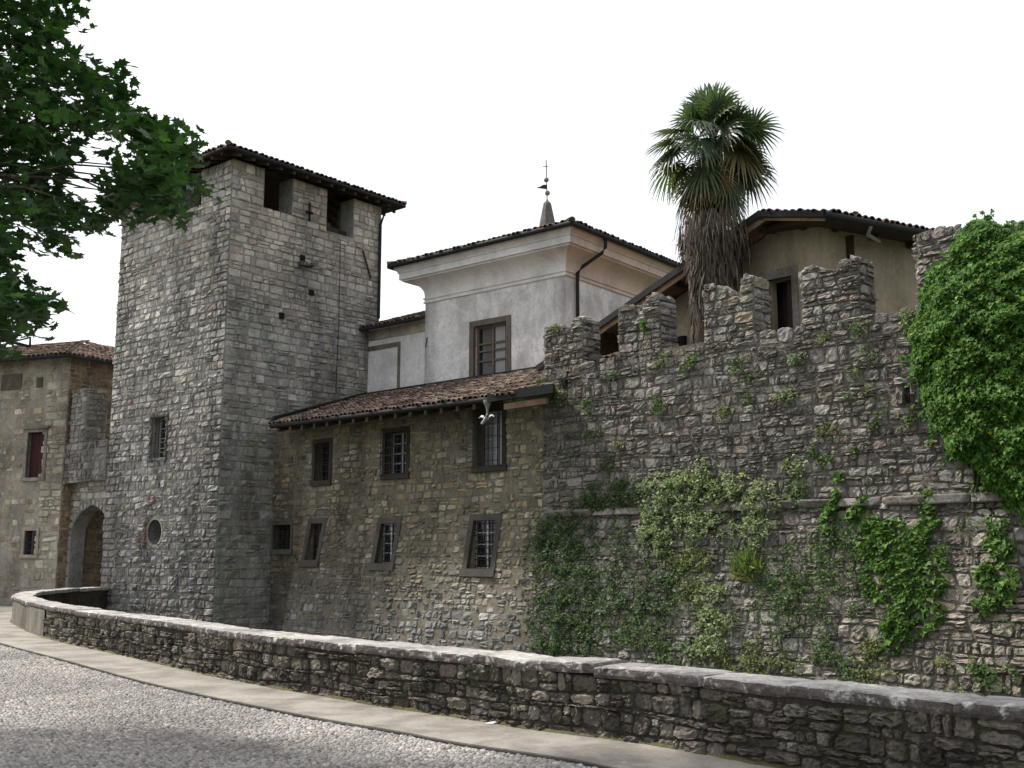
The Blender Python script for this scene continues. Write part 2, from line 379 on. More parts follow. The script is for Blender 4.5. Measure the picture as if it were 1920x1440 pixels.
# ------------------------------------------------------------------ windows
DST = (.1, .098, .092)
def bars(mb, fr, u0, u1, z0, z1, d, nv, nh, r=.011, dz=None):
    for i in range(nv):
        u = u0 + (u1 - u0) * (i + .5) / nv; tube(mb, [fr.pt(u, z0, d), fr.pt(u, z1, d)], r, 5)
    for i in range(nh):
        z = z0 + (z1 - z0) * (i + .5) / nh; tube(mb, [fr.pt(u0, z, d + .012), fr.pt(u1, z, d + .012)], r, 5)
def window(parent, fr, u0, u1, z0, z1, fw=.14, proud=.03, base=None, recess=.28, nv=5, nh=6, mull=True, cage=False, fcol=DST, blocks=False, pale=False, gd=-.1, sillh=.16, mcol=(.3, .3, .32), dark=False):
    b = base or (lambda z: 0.)
    skew = 0
    f = MB(); g = np.random.default_rng(int(abs(u0 * 100)) + 3)
    def piece(a0, a1, c0, c1):
        if not blocks: return fbox(f, fr, a0, a1, c0, c1, -.1, proud, 0, fcol, b)
        if a1 - a0 > c1 - c0: k = max(1, round((a1 - a0) / .17)); ee = [(a0 + (a1 - a0) * i / k, a0 + (a1 - a0) * (i + 1) / k, c0, c1) for i in range(k)]
        else: k = max(1, round((c1 - c0) / .22)); ee = [(a0, a1, c0 + (c1 - c0) * i / k, c0 + (c1 - c0) * (i + 1) / k) for i in range(k)]
        Q = np.array([[(x0, y0), (x1, y0), (x1, y1), (x0, y1)] for x0, x1, y0, y1 in ee])
        stones(f, Q, fr.map, palette([fcol], .15), None, .012, (.06, .09), 1, 0, 5, .18, .1)
        fbox(f, fr, a0 + .004, a1 - .004, c0 + .004, c1 - .004, -.1, .015, 0, tuple(x * .6 for x in fcol))
    piece(u0 - fw, u0, z0, z1); piece(u1, u1 + fw, z0, z1); piece(u0 - fw, u1 + fw, z1, z1 + fw); 
    if blocks: piece(u0 - fw, u1 + fw, z0 - fw, z0)
    w = f.build('window', MT['dark_stone'], parent)
    if not blocks:
        s = MB(); fbox(s, fr, u0 - fw - .03, u1 + fw + .03, z0 - sillh, z0, -.1, proud + .05, 0, tuple(x * 1.1 for x in fcol), b); s.build('sill', MT['dark_stone'], w)
    dd = b(z1) - recess
    p = MB(); fbox(p, fr, u0 - .05, u1 + .05, z0 - .05, z1 + .05, dd - .03, dd); p.build('pane', MT['glass_pale' if pale else 'glass'], w)
    if mull:
        m = MB(); um = (u0 + u1) / 2; t = .028
        for a in (u0 + t, um - t * .5, um + t * .5, u1 - t): fbox(m, fr, a - t * .5, a + t * .5, z0, z1, dd, dd + .04, 0)
        for i in range(5): zz = z0 + .02 + (z1 - z0 - .04) * i / 4; fbox(m, fr, u0, u1, zz - t / 2, zz + t / 2, dd, dd + .03, 0)
        m.build('sash', MT['wood' if dark else 'wood_paint'], w)
    if nv:
        gmb = MB(); gdd = b(z1) + gd
        if cage:
            bars(gmb, fr, u0 - .05, u1 + .05, z0 - .05, z1 + .1, .16, nv, nh, .011)
            for z in (z0 - .03, (z0 + z1) / 2, z1 + .08):
                for u in (u0 - .05, u1 + .05): tube(gmb, [fr.pt(u, z, 0), fr.pt(u, z, .16)], .011, 5)
            for u in (u0 - .05, u1 + .05): tube(gmb, [fr.pt(u, z0 - .06, .16), fr.pt(u, z1 + .1, .16)], .012, 5)
        else: bars(gmb, fr, u0, u1, z0, z1, gdd, nv, nh)
        gmb.build('grille', MT['iron'], w)
    return w

# ================================================================== ground
def ground_sheet():
    mb = MB(); g = MB()
    # big sheet to the horizon with the moat cut out of it is built from strips
    return mb
# parapet line: base of the road-side face
BP = [(-14.3, 38.1), (-14.7, 36.2), (-14.8, 34.), (-14.3, 31.6), (-13.4, 29.3)] + [tuple(on_z(a, b)[:2]) for a, b in
      [(28, 1169), (83, 1195), (240, 1230), (417, 1270), (627, 1308), (760, 1330), (900, 1350), (1003, 1367), (1163, 1387), (1240, 1398), (1413, 1429), (1480, 1441)]]
d_ = np.array(BP[-1]) - np.array(BP[-4]); d_ /= np.linalg.norm(d_)
for k in (2.0, 4.0, 7.0, 12.0): BP.append(tuple(np.array(BP[-1 if k == 2.0 else -1]) + d_ * (2.0 if k < 7 else 4.0) + np.array([.12, .0]) * k * .3))
BP = np.array(BP)
def resample(P, step):
    P = np.array(P); out = []
    n = len(P)
    for i in range(n - 1):
        p0, p1, p2, p3 = P[max(i - 1, 0)], P[i], P[i + 1], P[min(i + 2, n - 1)]
        for t in np.linspace(0, 1, 12, endpoint=False):
            out.append(.5 * (2 * p1 + (p2 - p0) * t + (2 * p0 - 5 * p1 + 4 * p2 - p3) * t * t + (3 * p1 - p0 - 3 * p2 + p3) * t ** 3))
    out.append(P[-1]); out = np.array(out)
    for _ in range(12): out[1:-1] = .25 * out[:-2] + .5 * out[1:-1] + .25 * out[2:]
    s = np.concatenate([[0], np.cumsum(np.linalg.norm(np.diff(out, axis=0), axis=1))])
    q = np.arange(0, s[-1], step); return np.stack([np.interp(q, s, out[:, 0]), np.interp(q, s, out[:, 1])], 1), q
PP, PS = resample(BP, .15)
tg = np.gradient(PP, axis=0); tg /= np.linalg.norm(tg, axis=1)[:, None]
PNn = np.stack([tg[:, 1], -tg[:, 0]], 1)
PLEN = PS[-1]
def pmap(u, z, d):
    u = np.asarray(u, float); x = np.interp(u, PS, PP[:, 0]); y = np.interp(u, PS, PP[:, 1]); nx = np.interp(u, PS, PNn[:, 0]); ny = np.interp(u, PS, PNn[:, 1])
    return np.stack(np.broadcast_arrays(x + nx * d, y + ny * d, np.asarray(z, float)), -1)
def strip(mb, us, d0, d1, z0, z1, mat=0, col=(.5, .5, .5), smooth=True):
    us = np.asarray(us); a = pmap(us, np.full(len(us), z0), np.full(len(us), d0)); b = pmap(us, np.full(len(us), z1), np.full(len(us), d1)); n = len(us)
    mb.add(np.concatenate([a, b]), [(i, i + 1, n + i + 1, n + i) for i in range(n - 1)], mat, col, smooth)
PAVW = 1.05
def u_near(x, y): return PS[np.argmin((PP[:, 0] - x) ** 2 + (PP[:, 1] - y) ** 2)]

# ground: earth base everywhere, moat bed, road, pavement
mb = MB(); us = np.arange(0, PLEN, .3)
kerb = pmap(us, np.zeros(len(us)), np.full(len(us), PAVW))
edge_pts = pmap(us, np.zeros(len(us)), np.full(len(us), -.05))
# road side: fan the pavement edge out to the far left / behind
outer = kerb.copy(); dirs = pmap(us, np.zeros(len(us)), np.full(len(us), PAVW + 1)) - kerb
Lm = [kerb]
for k, dist in enumerate((1.5, 4, 9, 16, 30)):
    v = np.array([-.8, -.6, 0]) * .7 + dirs * .3; v /= np.linalg.norm(v, axis=1)[:, None]; Lm.append(kerb + v * dist)
n = len(us)
V = np.concatenate(Lm); V[:, 2] = -.03
F = [(r * n + i, r * n + i + 1, (r + 1) * n + i + 1, (r + 1) * n + i) for r in range(len(Lm) - 1) for i in range(n - 1)]
mb.add(V, F, 0, (.2, .2, .2))
# continues behind the gate and away to the left
mb.add([(-15.5, 38.2, -.034), (-14.0, 38.2, -.034), (-14.0, 60, -.034), (-60, 60, -.034), (-60, 20, -.034), (-17, 30, -.034)], [tuple(range(6))], 0, (.2, .2, .2))
road = structure(mb.build('road', MT['earth']))
mb = MB(); strip(mb, us, -.05, PAVW, .0, .0, 0, (.3, .3, .3)); strip(mb, us, PAVW, PAVW, .0, -.06); structure(mb.build('pavement', MT['paving']))
mb = MB(); strip(mb, us, PAVW + .002, PAVW + .03, -.012, -.012); structure(mb.build('kerb_line', MT['metal']))
# grass sheet to the horizon (below everything), moat bed
mb = MB(); S = 1500; mb.add([(-S, -S, -2.6), (S, -S, -2.6), (S, S, -2.6), (-S, S, -2.6)], [(0, 1, 2, 3)]); structure(mb.build('ground', MT['grassland']))
mb = MB(); mb.add([(-15, 37.8, MOAT), (-15, 27, MOAT), (-6, 18, MOAT), (3, 8, MOAT), (12, -2, MOAT), (22, 0, MOAT), (14, 20, MOAT), (2, 33, MOAT), (-6, 40, MOAT)], [tuple(range(9))]); structure(mb.build('moat_bed', MT['grassland']))

# pebbles (uncountable river stones of the paving)
def pebbles():
    g = np.random.default_rng(11); sp = .05
    xs = np.arange(-19, 6.5, sp); ys = np.arange(4.5, 30, sp * .9)
    X, Y = np.meshgrid(xs, ys); X = X + (np.arange(len(ys)) % 2)[:, None] * sp / 2; X = X.ravel() + g.normal(0, sp * .16, X.size); Y = Y.ravel() + g.normal(0, sp * .16, Y.size)
    px = 960 + 2026 * X / Y
    keep = (px > -650) & (px < 2050) & (Y > 6.2)
    X, Y = X[keep], Y[keep]
    # signed distance to the parapet line
    dm = np.full(len(X), 1e9); sd = np.zeros(len(X)); 
    for c in range(0, len(X), 20000):
        dx = X[c:c + 20000, None] - PP[None, ::3, 0]; dy = Y[c:c + 20000, None] - PP[None, ::3, 1]; q = dx * dx + dy * dy; i = q.argmin(1); ar = np.arange(len(i))
        sd[c:c + 20000] = dx[ar, i] * PNn[::3][i, 0] + dy[ar, i] * PNn[::3][i, 1]
    k = (sd > PAVW + .05); X, Y = X[k], Y[k]
    # thin out with distance: keep all near, skip far ones that are below a pixel
    far = Y > 17; k = ~far | (g.random(len(X)) < .8); X, Y = X[k], Y[k]
    N = len(X); L = sp * g.uniform(.42, .68, N); W = L * g.uniform(.62, .95, N); Hh = g.uniform(.01, .02, N); an = g.normal(.6, .6, N)
    rr = np.array([0] + [1] * 6 + [2] * 6); th = np.array([0] + [i * math.pi / 3 for i in range(6)] + [i * math.pi / 3 for i in range(6)])
    rad = np.where(rr == 0, 0, np.where(rr == 1, .68, 1.)); zz = np.where(rr == 0, 1., np.where(rr == 1, .78, -.2))
    rj = 1 + g.normal(0, .1, (N, 13)); a = rad * np.cos(th) * rj * L[:, None] * 1.0; b = rad * np.sin(th) * rj * W[:, None]
    tx, ty = g.normal(0, .16, (2, N, 1))
    V = np.stack([X[:, None] + a * np.cos(an)[:, None] - b * np.sin(an)[:, None], Y[:, None] + a * np.sin(an)[:, None] + b * np.cos(an)[:, None], -.03 + zz * Hh[:, None] + tx * a + ty * b], -1).reshape(-1, 3)
    tri = np.array([(0, 1 + i, 1 + (i + 1) % 6) for i in range(6)]); qd = np.array([(1 + i, 7 + i, 7 + (i + 1) % 6, 1 + (i + 1) % 6) for i in range(6)])
    o = (np.arange(N) * 13)[:, None, None]
    P = np.array([(.31, .29, .27), (.375, .35, .325), (.255, .247, .24), (.325, .295, .265), (.42, .4, .37), (.2, .195, .192), (.32, .275, .25)])
    c = P[g.choice(7, N, p=[.24, .2, .16, .14, .1, .1, .06])] * (1 + g.normal(0, .1, N))[:, None]
    c = c * (1 + .16 * vnoise(X * .6, Y * .6, 2.) + .08 * vnoise(X * 2.1, Y * 1.9, 5.))[:, None]
    m = MB(); m.add(V, (tri[None] + o).reshape(-1, 3), 0, np.repeat(c, 6, 0), True)
    m.V.append(np.zeros((0, 3))); m.G.append(((qd[None] + o).reshape(-1, 4), 0, np.repeat(c, 6, 0), True))
    return structure(m.build('cobbles', MT['cobble']))
pebbles()

# ================================================================== parapet
par = thing('parapet_wall', 'low curving rubble parapet with flat coping slabs between cobbled road and castle ditch', 'wall', (*PP[len(PP) // 2], 0))
PH, CT = .67, .105
u_end_plaster = u_near(*on_z(85, 1195)[:2])
u_pl0 = u_near(-13.9, 30.8)
mb = MB(); strip(mb, us, 0, 0, -.3, PH - CT, 0); strip(mb, us, -.42, -.42, MOAT, PH - CT, 0); strip(mb, us, 0, -.42, PH - CT, PH - CT)
Q = layout([rect(u_end_plaster, PLEN - .2, -.03, PH - CT)], .108, .175, .4, .65, .03, .32, 21, .2)
wl = mb
pcol = palette([(.145, .13, .11), (.185, .165, .138), (.105, .095, .08), (.22, .2, .17), (.135, .125, .115), (.26, .24, .21)], .2, [.28, .24, .2, .13, .1, .05])
stones(wl, Q, pmap, pcol, None, .02, (.012, .055), 2, 1, 22, .5, .3, .01)
wl.build('masonry', [MT['parapet_mortar'], MT['parapet']], par)
mb = MB(); uu = np.arange(u_pl0 - 4, u_end_plaster + .05, .15); strip(mb, uu, .03, .03, -.1, PH - CT, 0, (.2, .185, .155)); mb.build('plastered_end', MT['oldwall'], par)
g = np.random.default_rng(5); u = .2; cnt = 0
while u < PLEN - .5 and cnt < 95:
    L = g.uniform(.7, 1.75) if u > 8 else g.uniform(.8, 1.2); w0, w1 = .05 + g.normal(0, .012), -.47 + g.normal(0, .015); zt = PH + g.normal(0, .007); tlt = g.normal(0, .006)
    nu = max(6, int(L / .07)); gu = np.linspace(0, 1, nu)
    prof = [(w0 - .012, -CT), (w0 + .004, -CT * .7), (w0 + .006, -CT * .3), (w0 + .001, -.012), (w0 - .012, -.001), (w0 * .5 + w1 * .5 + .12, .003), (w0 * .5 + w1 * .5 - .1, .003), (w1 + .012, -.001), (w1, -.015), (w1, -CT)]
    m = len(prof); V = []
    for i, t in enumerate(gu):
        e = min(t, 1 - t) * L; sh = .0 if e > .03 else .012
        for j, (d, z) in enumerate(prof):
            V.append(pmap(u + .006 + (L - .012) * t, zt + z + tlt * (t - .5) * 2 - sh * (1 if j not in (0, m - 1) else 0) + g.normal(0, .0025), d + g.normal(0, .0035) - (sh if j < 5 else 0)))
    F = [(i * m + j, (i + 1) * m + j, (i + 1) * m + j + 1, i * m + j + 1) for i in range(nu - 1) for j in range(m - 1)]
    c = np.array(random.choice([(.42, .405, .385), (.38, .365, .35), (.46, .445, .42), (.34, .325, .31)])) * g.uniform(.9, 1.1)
    mb = MB(); mb.add(V, F, 0, [np.array((.15, .13, .125)) if j < 3 else c for i in range(nu - 1) for j in range(m - 1)], False); mb.add(V, [tuple(range(m)), tuple(range((nu - 1) * m, nu * m))], 0, c)  # road-side edge colour holds painted-in shade as well as dark staining
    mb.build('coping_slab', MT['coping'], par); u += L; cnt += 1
# moss along the foot of the parapet
g = np.random.default_rng(9); mb = MB(); uu = np.arange(u_pl0, PLEN - .5, .05); n = len(uu)
wd = .03 + .05 * np.abs(vnoise(uu * 1.3, uu * 0, 1.)) + g.uniform(0, .025, n)
a = pmap(uu, np.full(n, .03), np.full(n, -.02)); b = pmap(uu, np.full(n, .022) + g.uniform(0, .01, n), wd * .5); c = pmap(uu, np.full(n, .002), wd)
mb.add(np.concatenate([a, b, c]), [(r * n + i, r * n + i + 1, (r + 1) * n + i + 1, (r + 1) * n + i) for r in (0, 1) for i in range(n - 1)], 0, (.12, .12, .05), True)
o = mb.build('moss', surf_mat('moss', (.13, .125, .06), 40, .4, .3, 0, (.2, .2, .2), .6, 1., streak=1.)); tag(o, 'thin line of moss along the foot of the parapet', 'moss', None, 'stuff')
# ================================================================== tower
tw = thing('stone_tower', 'tall square rubble stone tower with low tiled roof over its battlements', 'tower', TL.pt(0, MOAT))
ZT = z_at(*TL.pt(0, 0)[:2], 297)
UL = -6.85; UR = 6.6; TH = .75
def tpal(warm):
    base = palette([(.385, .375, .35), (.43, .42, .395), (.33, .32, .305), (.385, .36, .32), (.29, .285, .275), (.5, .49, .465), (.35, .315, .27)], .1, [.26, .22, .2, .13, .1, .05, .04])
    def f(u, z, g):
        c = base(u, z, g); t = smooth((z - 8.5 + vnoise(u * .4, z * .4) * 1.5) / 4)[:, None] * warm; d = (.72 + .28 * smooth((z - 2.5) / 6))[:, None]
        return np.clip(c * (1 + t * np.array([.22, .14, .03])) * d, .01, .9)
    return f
# embrasures
def notch(fr, pts):
    us_ = [fr.pix(*p)[0] for p in pts]; zs_ = [fr.pix(*p)[1] for p in pts]; return min(us_), max(us_), sum(zs_) / len(zs_)
nL = [notch(TL, [(256, 421), (297, 407)]), notch(TL, [(338, 401), (377, 386)])]
nR = [notch(TR, [(494, 395), (547, 404)]), notch(TR, [(612, 436), (662, 443)])]
def crown_poly(u0, u1, ns):
    p = [(u0, MOAT), (u1, MOAT), (u1, ZT)]
    for a, b, z in sorted(ns, reverse=True): p += [(b, ZT), (b, z), (a, z), (a, ZT)]
    return p + [(u0, ZT)]
lw = (TL.pix(287, 800)[0], TL.pix(312, 800)[0], TL.pix(299, 858)[1], TL.pix(299, 783)[1])
oc = TL.pix(291, 998); orx = (TL.pix(304, 998)[0] - TL.pix(278, 998)[0]) / 2; orz = (TL.pix(291, 974)[1] - TL.pix(291, 1022)[1]) / 2
oval = [(oc[0] + orx * math.cos(t), oc[1] + orz * math.sin(t)) for t in np.linspace(0, 2 * math.pi, 20, endpoint=False)]
oval_o = [(oc[0] + (orx + .07) * math.cos(t), oc[1] + (orz + .09) * math.sin(t)) for t in np.linspace(0, 2 * math.pi, 20, endpoint=False)]
polyL = crown_poly(UL, 0, nL); polyR = crown_poly(0, UR, nR)
mb = MB()
fw_ = .15
holeL = rect(lw[0], lw[1], lw[2], lw[3])
prism(mb, [polyL, holeL, oval], fm(TL, 0), fm(TL, -TH), 0, (.2, .2, .2))
prism(mb, [polyR], fm(TR, -.003), fm(TR, -TH), 0, (.2, .2, .2))
big = rect(lw[0] - fw_, lw[1] + fw_, lw[2] - fw_, lw[3] + fw_)
QL = layout([polyL, big, oval_o], .225, .27, .22, .6, .018, .1, 31, .12, (MOAT, ZT))
QR = layout([polyR], .245, .33, .24, .6, .02, .15, 32, .12, (MOAT, ZT))
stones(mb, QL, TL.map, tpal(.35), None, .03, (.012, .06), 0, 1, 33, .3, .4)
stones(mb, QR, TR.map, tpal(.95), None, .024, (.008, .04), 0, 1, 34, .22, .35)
# rear walls of the tower, same masonry without detail
P0 = TL.pt(UL, 0); P1 = TR.pt(UR, 0)
TB = Fr(*P1[:2], -.76, .649); TLB = Fr(*(TL.pt(UL, 0) + TR.U * UR)[:2], -.649, -.76)
for fr_, ln in ((TB, -UL), (TLB, UR)):
    a = ln * .24; prism(mb, [crown_poly(0, ln, [(a, a + 1.3, ZT - 2.2), (ln - a - 1.3, ln - a, ZT - 2.2)])], fm(fr_, -.004), fm(fr_, -TH), 0, (.2, .2, .2))
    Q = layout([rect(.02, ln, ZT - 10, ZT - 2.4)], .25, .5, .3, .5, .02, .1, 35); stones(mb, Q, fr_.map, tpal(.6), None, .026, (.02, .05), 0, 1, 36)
# floor of the battlement storey
c_ = [TL.pt(UL + .1, ZT - 2.6, -.1), TL.pt(-.1, ZT - 2.6, -.1), TR.pt(UR - .1, ZT - 2.6, -.1), TB.pt(-UL - .1, ZT - 2.6, -.1)]
slab(mb, c_, .2, 0); tower_wall = mb.build('wall', [MT['tower_mortar'], MT['tower']], tw)
window(tw, TL, *lw, fw=fw_, blocks=True, nv=4, nh=4, recess=.3, gd=-.05, fcol=(.135, .14, .135), mull=True)
mb = MB(); k = 20; A = np.array(oval); B = np.array(oval_o) 
Vv = np.concatenate([TL.map(A[:, 0], A[:, 1], np.full(k, -.05)), TL.map(A[:, 0], A[:, 1], np.full(k, .03)), TL.map(B[:, 0], B[:, 1], np.full(k, .03)), TL.map(B[:, 0], B[:, 1], np.full(k, -.02))])
mb.add(Vv, [(r * k + i, r * k + (i + 1) % k, (r + 1) * k + (i + 1) % k, (r + 1) * k + i) for r in range(3) for i in range(k)], 0, (.3, .285, .25))
ow = mb.build('oval_window', MT['oldwall'], tw)
mb = MB(); fbox(mb, TL, oc[0] - orx - .05, oc[0] + orx + .05, oc[1] - orz - .05, oc[1] + orz + .05, -.55, -.5); mb.build('pane', MT['glass'], ow)
mb = MB(); Q = layout([rect(oc[0] - orx - .24, oc[0] - orx - .1, oc[1] - orz - .1, oc[1] + orz * .8)], .07, .13, .2, .2, .005, 0, 7, .02)
stones(mb, Q, TL.map, palette([(.3, .13, .07), (.34, .17, .1), (.25, .14, .09)], .15), None, .012, (.05, .065), 0, 0, 3, .1); mb.build('brick_patch', MT['tower'], tw); mb = MB()
pk = TL.pix(287, 938); Q = np.array([[(pk[0] - .28, pk[1] - .17), (pk[0] + .22, pk[1] - .16), (pk[0] + .21, pk[1] + .15), (pk[0] - .28, pk[1] + .14)]])
stones(mb, Q, TL.map, palette([(.22, .13, .13)], .02), None, .01, (.07, .08), 1, 0, 4, .2); mb.build('pink_stone', MT['tower'], tw)
# small details on the right face
def bx(name, fr, px0, px1, py0, py1, d0, d1, m, parent, col=(.1, .1, .1)):
    a = fr.pix(px0, (py0 + py1) / 2); b = fr.pix(px1, (py0 + py1) / 2); zt = fr.pix((px0 + px1) / 2, py0)[1]; zb = fr.pix((px0 + px1) / 2, py1)[1]
    mb = MB(); fbox(mb, fr, a[0], b[0], zb, zt, d0, d1, 0, col); return mb.build(name, m, parent)
mb = MB()
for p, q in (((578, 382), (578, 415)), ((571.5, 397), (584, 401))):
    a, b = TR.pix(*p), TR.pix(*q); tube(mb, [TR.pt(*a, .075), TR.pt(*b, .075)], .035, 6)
mb.build('cross_slit', MT['void'], tw)  # solid dark bars on the face; the slit's shade is only their colour
mb = MB(); a, b = TR.pix(678, 470), TR.pix(693, 523); tube(mb, [TR.pt(*a, .07), TR.pt(*b, .07)], .035, 6); mb.build('tie_iron', MT['iron'], tw)
mb = MB(); a = TR.pix(567, 497); Q = np.array([[(a[0] - .28, a[1] - .1), (a[0] + .3, a[1] - .1), (a[0] + .3, a[1] + .08), (a[0] - .26, a[1] + .1)]]); stones(mb, Q, TR.map, palette([(.1, .1, .085)], .02), None, .01, (.28, .3), 1, 0, 4, .3, .1, -.1); mb.build('corbel', MT['tower'], tw)
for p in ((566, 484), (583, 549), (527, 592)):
    mb = MB(); a = TR.pix(*p); fbox(mb, TR, a[0] - .1, a[0] + .1, a[1] - .1, a[1] + .1, .02, .053); mb.build('putlog_hole', MT['void'], tw)  # black block on the stone, hole's shade put into its colour
# timber rail in the second embrasure
mb = MB(); a = TR.pix(612, 420); b = TR.pix(662, 432); fbox(mb, TR, a[0], b[0], a[1] - .09, a[1] + .09, -.5, -.38); mb.build('timber_rail', MT['wood'], tw)
# roof: hipped, 4 slopes
OV = .62; ZE = ZT + .12; cu, cr = UL / 2, UR / 2
def tc(a, b, z): p = TL.pt(a, 0) + TR.U * b; p[2] = z; return p
E = [tc(UL - OV, -OV, ZE), tc(OV, -OV, ZE), tc(OV, UR + OV, ZE), tc(UL - OV, UR + OV, ZE)]; AP = tc(cu, cr, ZE + 1.25)
mb = MB()
for i in range(4):
    a, b = E[i], E[(i + 1) % 4]; slab(mb, [a, b, AP], .09, 1); tiles(mb, [a, b, AP], a, b, seed=40 + i)
for i in range(4): ridge(mb, E[i], AP, .1, .42, i)
tr_ = mb.build('roof', [MT['tile'], MT['wood']], tw)
mb = MB()
for i in range(4):
    a, b = E[i], E[(i + 1) % 4]; tube(mb, [a + (0, 0, -.05), b + (0, 0, -.05)], .06, 8)
mb.build('gutter', MT['metal'], tr_)
mb = MB()
for i in range(4):
    a, b = E[i], E[(i + 1) % 4]; t = (b - a); L = np.linalg.norm(t); t /= L; inn = np.cross((0, 0, 1), t); sl = 1.25 / (L / 2)
    for s in np.arange(.5, L - .4, .55):
        reach = min(1.6, s, L - s); P = []
        for e in (0.05, reach):
            for du, dz in ((-.05, -.24), (.05, -.24), (.05, -.1), (-.05, -.1)): P.append(a + t * (s + du) + inn * e + np.array([0, 0, dz + sl * e]))
        mb.add(P, [(0, 1, 2, 3), (4, 5, 6, 7), (0, 1, 5, 4), (1, 2, 6, 5), (2, 3, 7, 6), (3, 0, 4, 7)])
    q = [a + inn * .4 , b + inn * .4]
mb.build('rafters', MT['wood'], tr_)
mb = MB(); tube(mb, [TR.pt(UR - .1, ZE - .1, OV * .8), TR.pt(UR - .12, ZT - .7, .1), TR.pt(UR - .12, TR.pix(704, 597)[1], .1)], .055, 8); mb.build('downpipe', MT['metal'], tw)
mb = MB(); a = TR.pix(636, 450)[0]; tube(mb, [TR.pt(a, TR.pix(636, 450)[1], .07), TR.pt(a + .02, TR.pix(634, 600)[1], .075), TR.pt(a - .02, TR.pix(630, 735)[1], .07)], .014, 5); mb.build('cable', MT['iron'], tw)

# ================================================================== gate
gw = thing('castle_gate', 'narrow crenellated gateway with pointed arch between tower and old house', 'gate', GT.pt(-8.3, 0))
gu1 = UL + .02; gu0 = GT.pix(118, 950)[0] - .35
zg = GT.pix(165, 832)[1]
ax0, ax1 = GT.pix(130, 1050)[0], gu1 - .06; axm = (ax0 + ax1) / 2; zsp = GT.pix(130, 1005)[1]; zap = GT.pix(163, 947)[1]
arch = [(ax0, -.1), (ax1, -.1), (ax1, zsp)]
hw_ = (ax1 - ax0) / 2; ra = 1.55 * hw_; hp = math.sqrt(ra ** 2 - (ra - hw_) ** 2)
def arcx(x): return zsp + (zap - zsp) * math.sqrt(max(0, ra ** 2 - (ra - hw_ + x) ** 2)) / hp      # x: distance from the crown line
for t in np.linspace(1, 0, 9)[1:-1]: x = hw_ * (1 - (1 - t) ** 1.6); arch.append((axm + x, arcx(x)))
arch.append((axm, zap))
for t in np.linspace(0, 1, 9)[1:-1]: x = hw_ * (1 - (1 - t) ** 1.6); arch.append((axm - x, arcx(x)))
arch.append((ax0, zsp))
gout = rect(gu0, gu1, -.1, zg)
def off_arch(o):
    c = [(u if z < zsp else axm + (u - axm) * (1 + o / ((ax1 - ax0) / 2)), z if z <= zsp else zsp + (z - zsp) * (1 + o / (zap - zsp))) for u, z in arch]
    return [((u - o) if abs(u - ax0) < .01 and z <= zsp else ((u + o) if abs(u - ax1) < .01 and z <= zsp else u), z) for u, z in c]
mb = MB(); prism(mb, [gout, arch], fm(GT, 0), fm(GT, -.55), 0, (.25, .24, .2))
Q = layout([gout, off_arch(.24)], .24, .36, .3, .5, .02, .25, 51); stones(mb, Q, GT.map, palette([(.42, .39, .33), (.36, .33, .27), (.3, .28, .24), (.5, .47, .41)], .12), None, .022, (.02, .05), 0, 1, 52)
mb.build('wall', [MT['tower_mortar'], MT['tower']], gw)
# arch voussoirs
mb = MB(); A = np.array(arch[2:]); B = np.array(off_arch(.24)[2:]); Q = []
for i in range(len(A) - 1): Q.append([A[i], A[i + 1], B[i + 1], B[i]])
stones(mb, np.array(Q), GT.map, palette([(.44, .43, .4), (.38, .37, .34)], .08), None, .012, (.05, .06), 0, 0, 53, .1, .08); mb.build('arch', MT['tower'], gw); mb = MB(); Q = []
for u0, u1 in ((ax0 - .24, ax0),):
    nz = 5
    for i in range(nz): Q.append([(u0, zsp * i / nz), (u1, zsp * i / nz), (u1, zsp * (i + 1) / nz), (u0, zsp * (i + 1) / nz)])
stones(mb, np.array(Q), GT.map, palette([(.44, .43, .4), (.38, .37, .34)], .08), None, .012, (.05, .06), 0, 0, 53, .1, .08); mb.build('jamb', MT['tower'], gw)
# machicolation box and merlons above
z1, z2 = GT.pix(165, 905)[1], zg
mb = MB(); b0 = GT.pix(124, 870)[0]; fbox(mb, GT, b0, gu1 - .03, z1, z2 - .004, .0, .38)
Q = layout([rect(b0, gu1 - .03, z1, z2)], .22, .3, .3, .5, .015, .25, 54)
stones(mb, Q, lambda u, z, d: GT.map(u, z, d + .38), palette([(.24, .235, .22), (.3, .29, .27), (.18, .175, .16)], .15), None, .022, (.03, .06), 0, 1, 55, .4)
mb.build('machicolation', [MT['tower_mortar'], MT['tower']], gw)
for pxa, pxb, pyt in ((120, 136, 752), (150, 178, 733)):
    a, b = GT.pix(pxa, 800)[0], GT.pix(pxb, 800)[0]; zt = GT.pix((pxa + pxb) / 2, pyt)[1]
    mb = MB(); fbox(mb, GT, a, b, zg - .01, zt, -.45, .36)
    Q = layout([rect(a, b, zg, zt)], .2, .3, .3, .5, .015, .2, int(pxa)); stones(mb, Q, lambda u, z, d: GT.map(u, z, d + .36), palette([(.3, .29, .26), (.24, .23, .21)], .12), None, .02, (.03, .06), 0, 1, 56, .4)
    fr_ = Fr(*GT.pt(b, 0, .36)[:2], *(-GT.n[:2])); Q = layout([rect(0, .8, zg, zt)], .2, .3, .3, .5, .015, .2, 3); stones(mb, Q, fr_.map, palette([(.3, .29, .26), (.24, .23, .21)], .12), None, .02, (.03, .05), 0, 1, 57, .4)
    mb.build('merlon', [MT['tower_mortar'], MT['tower']], gw)
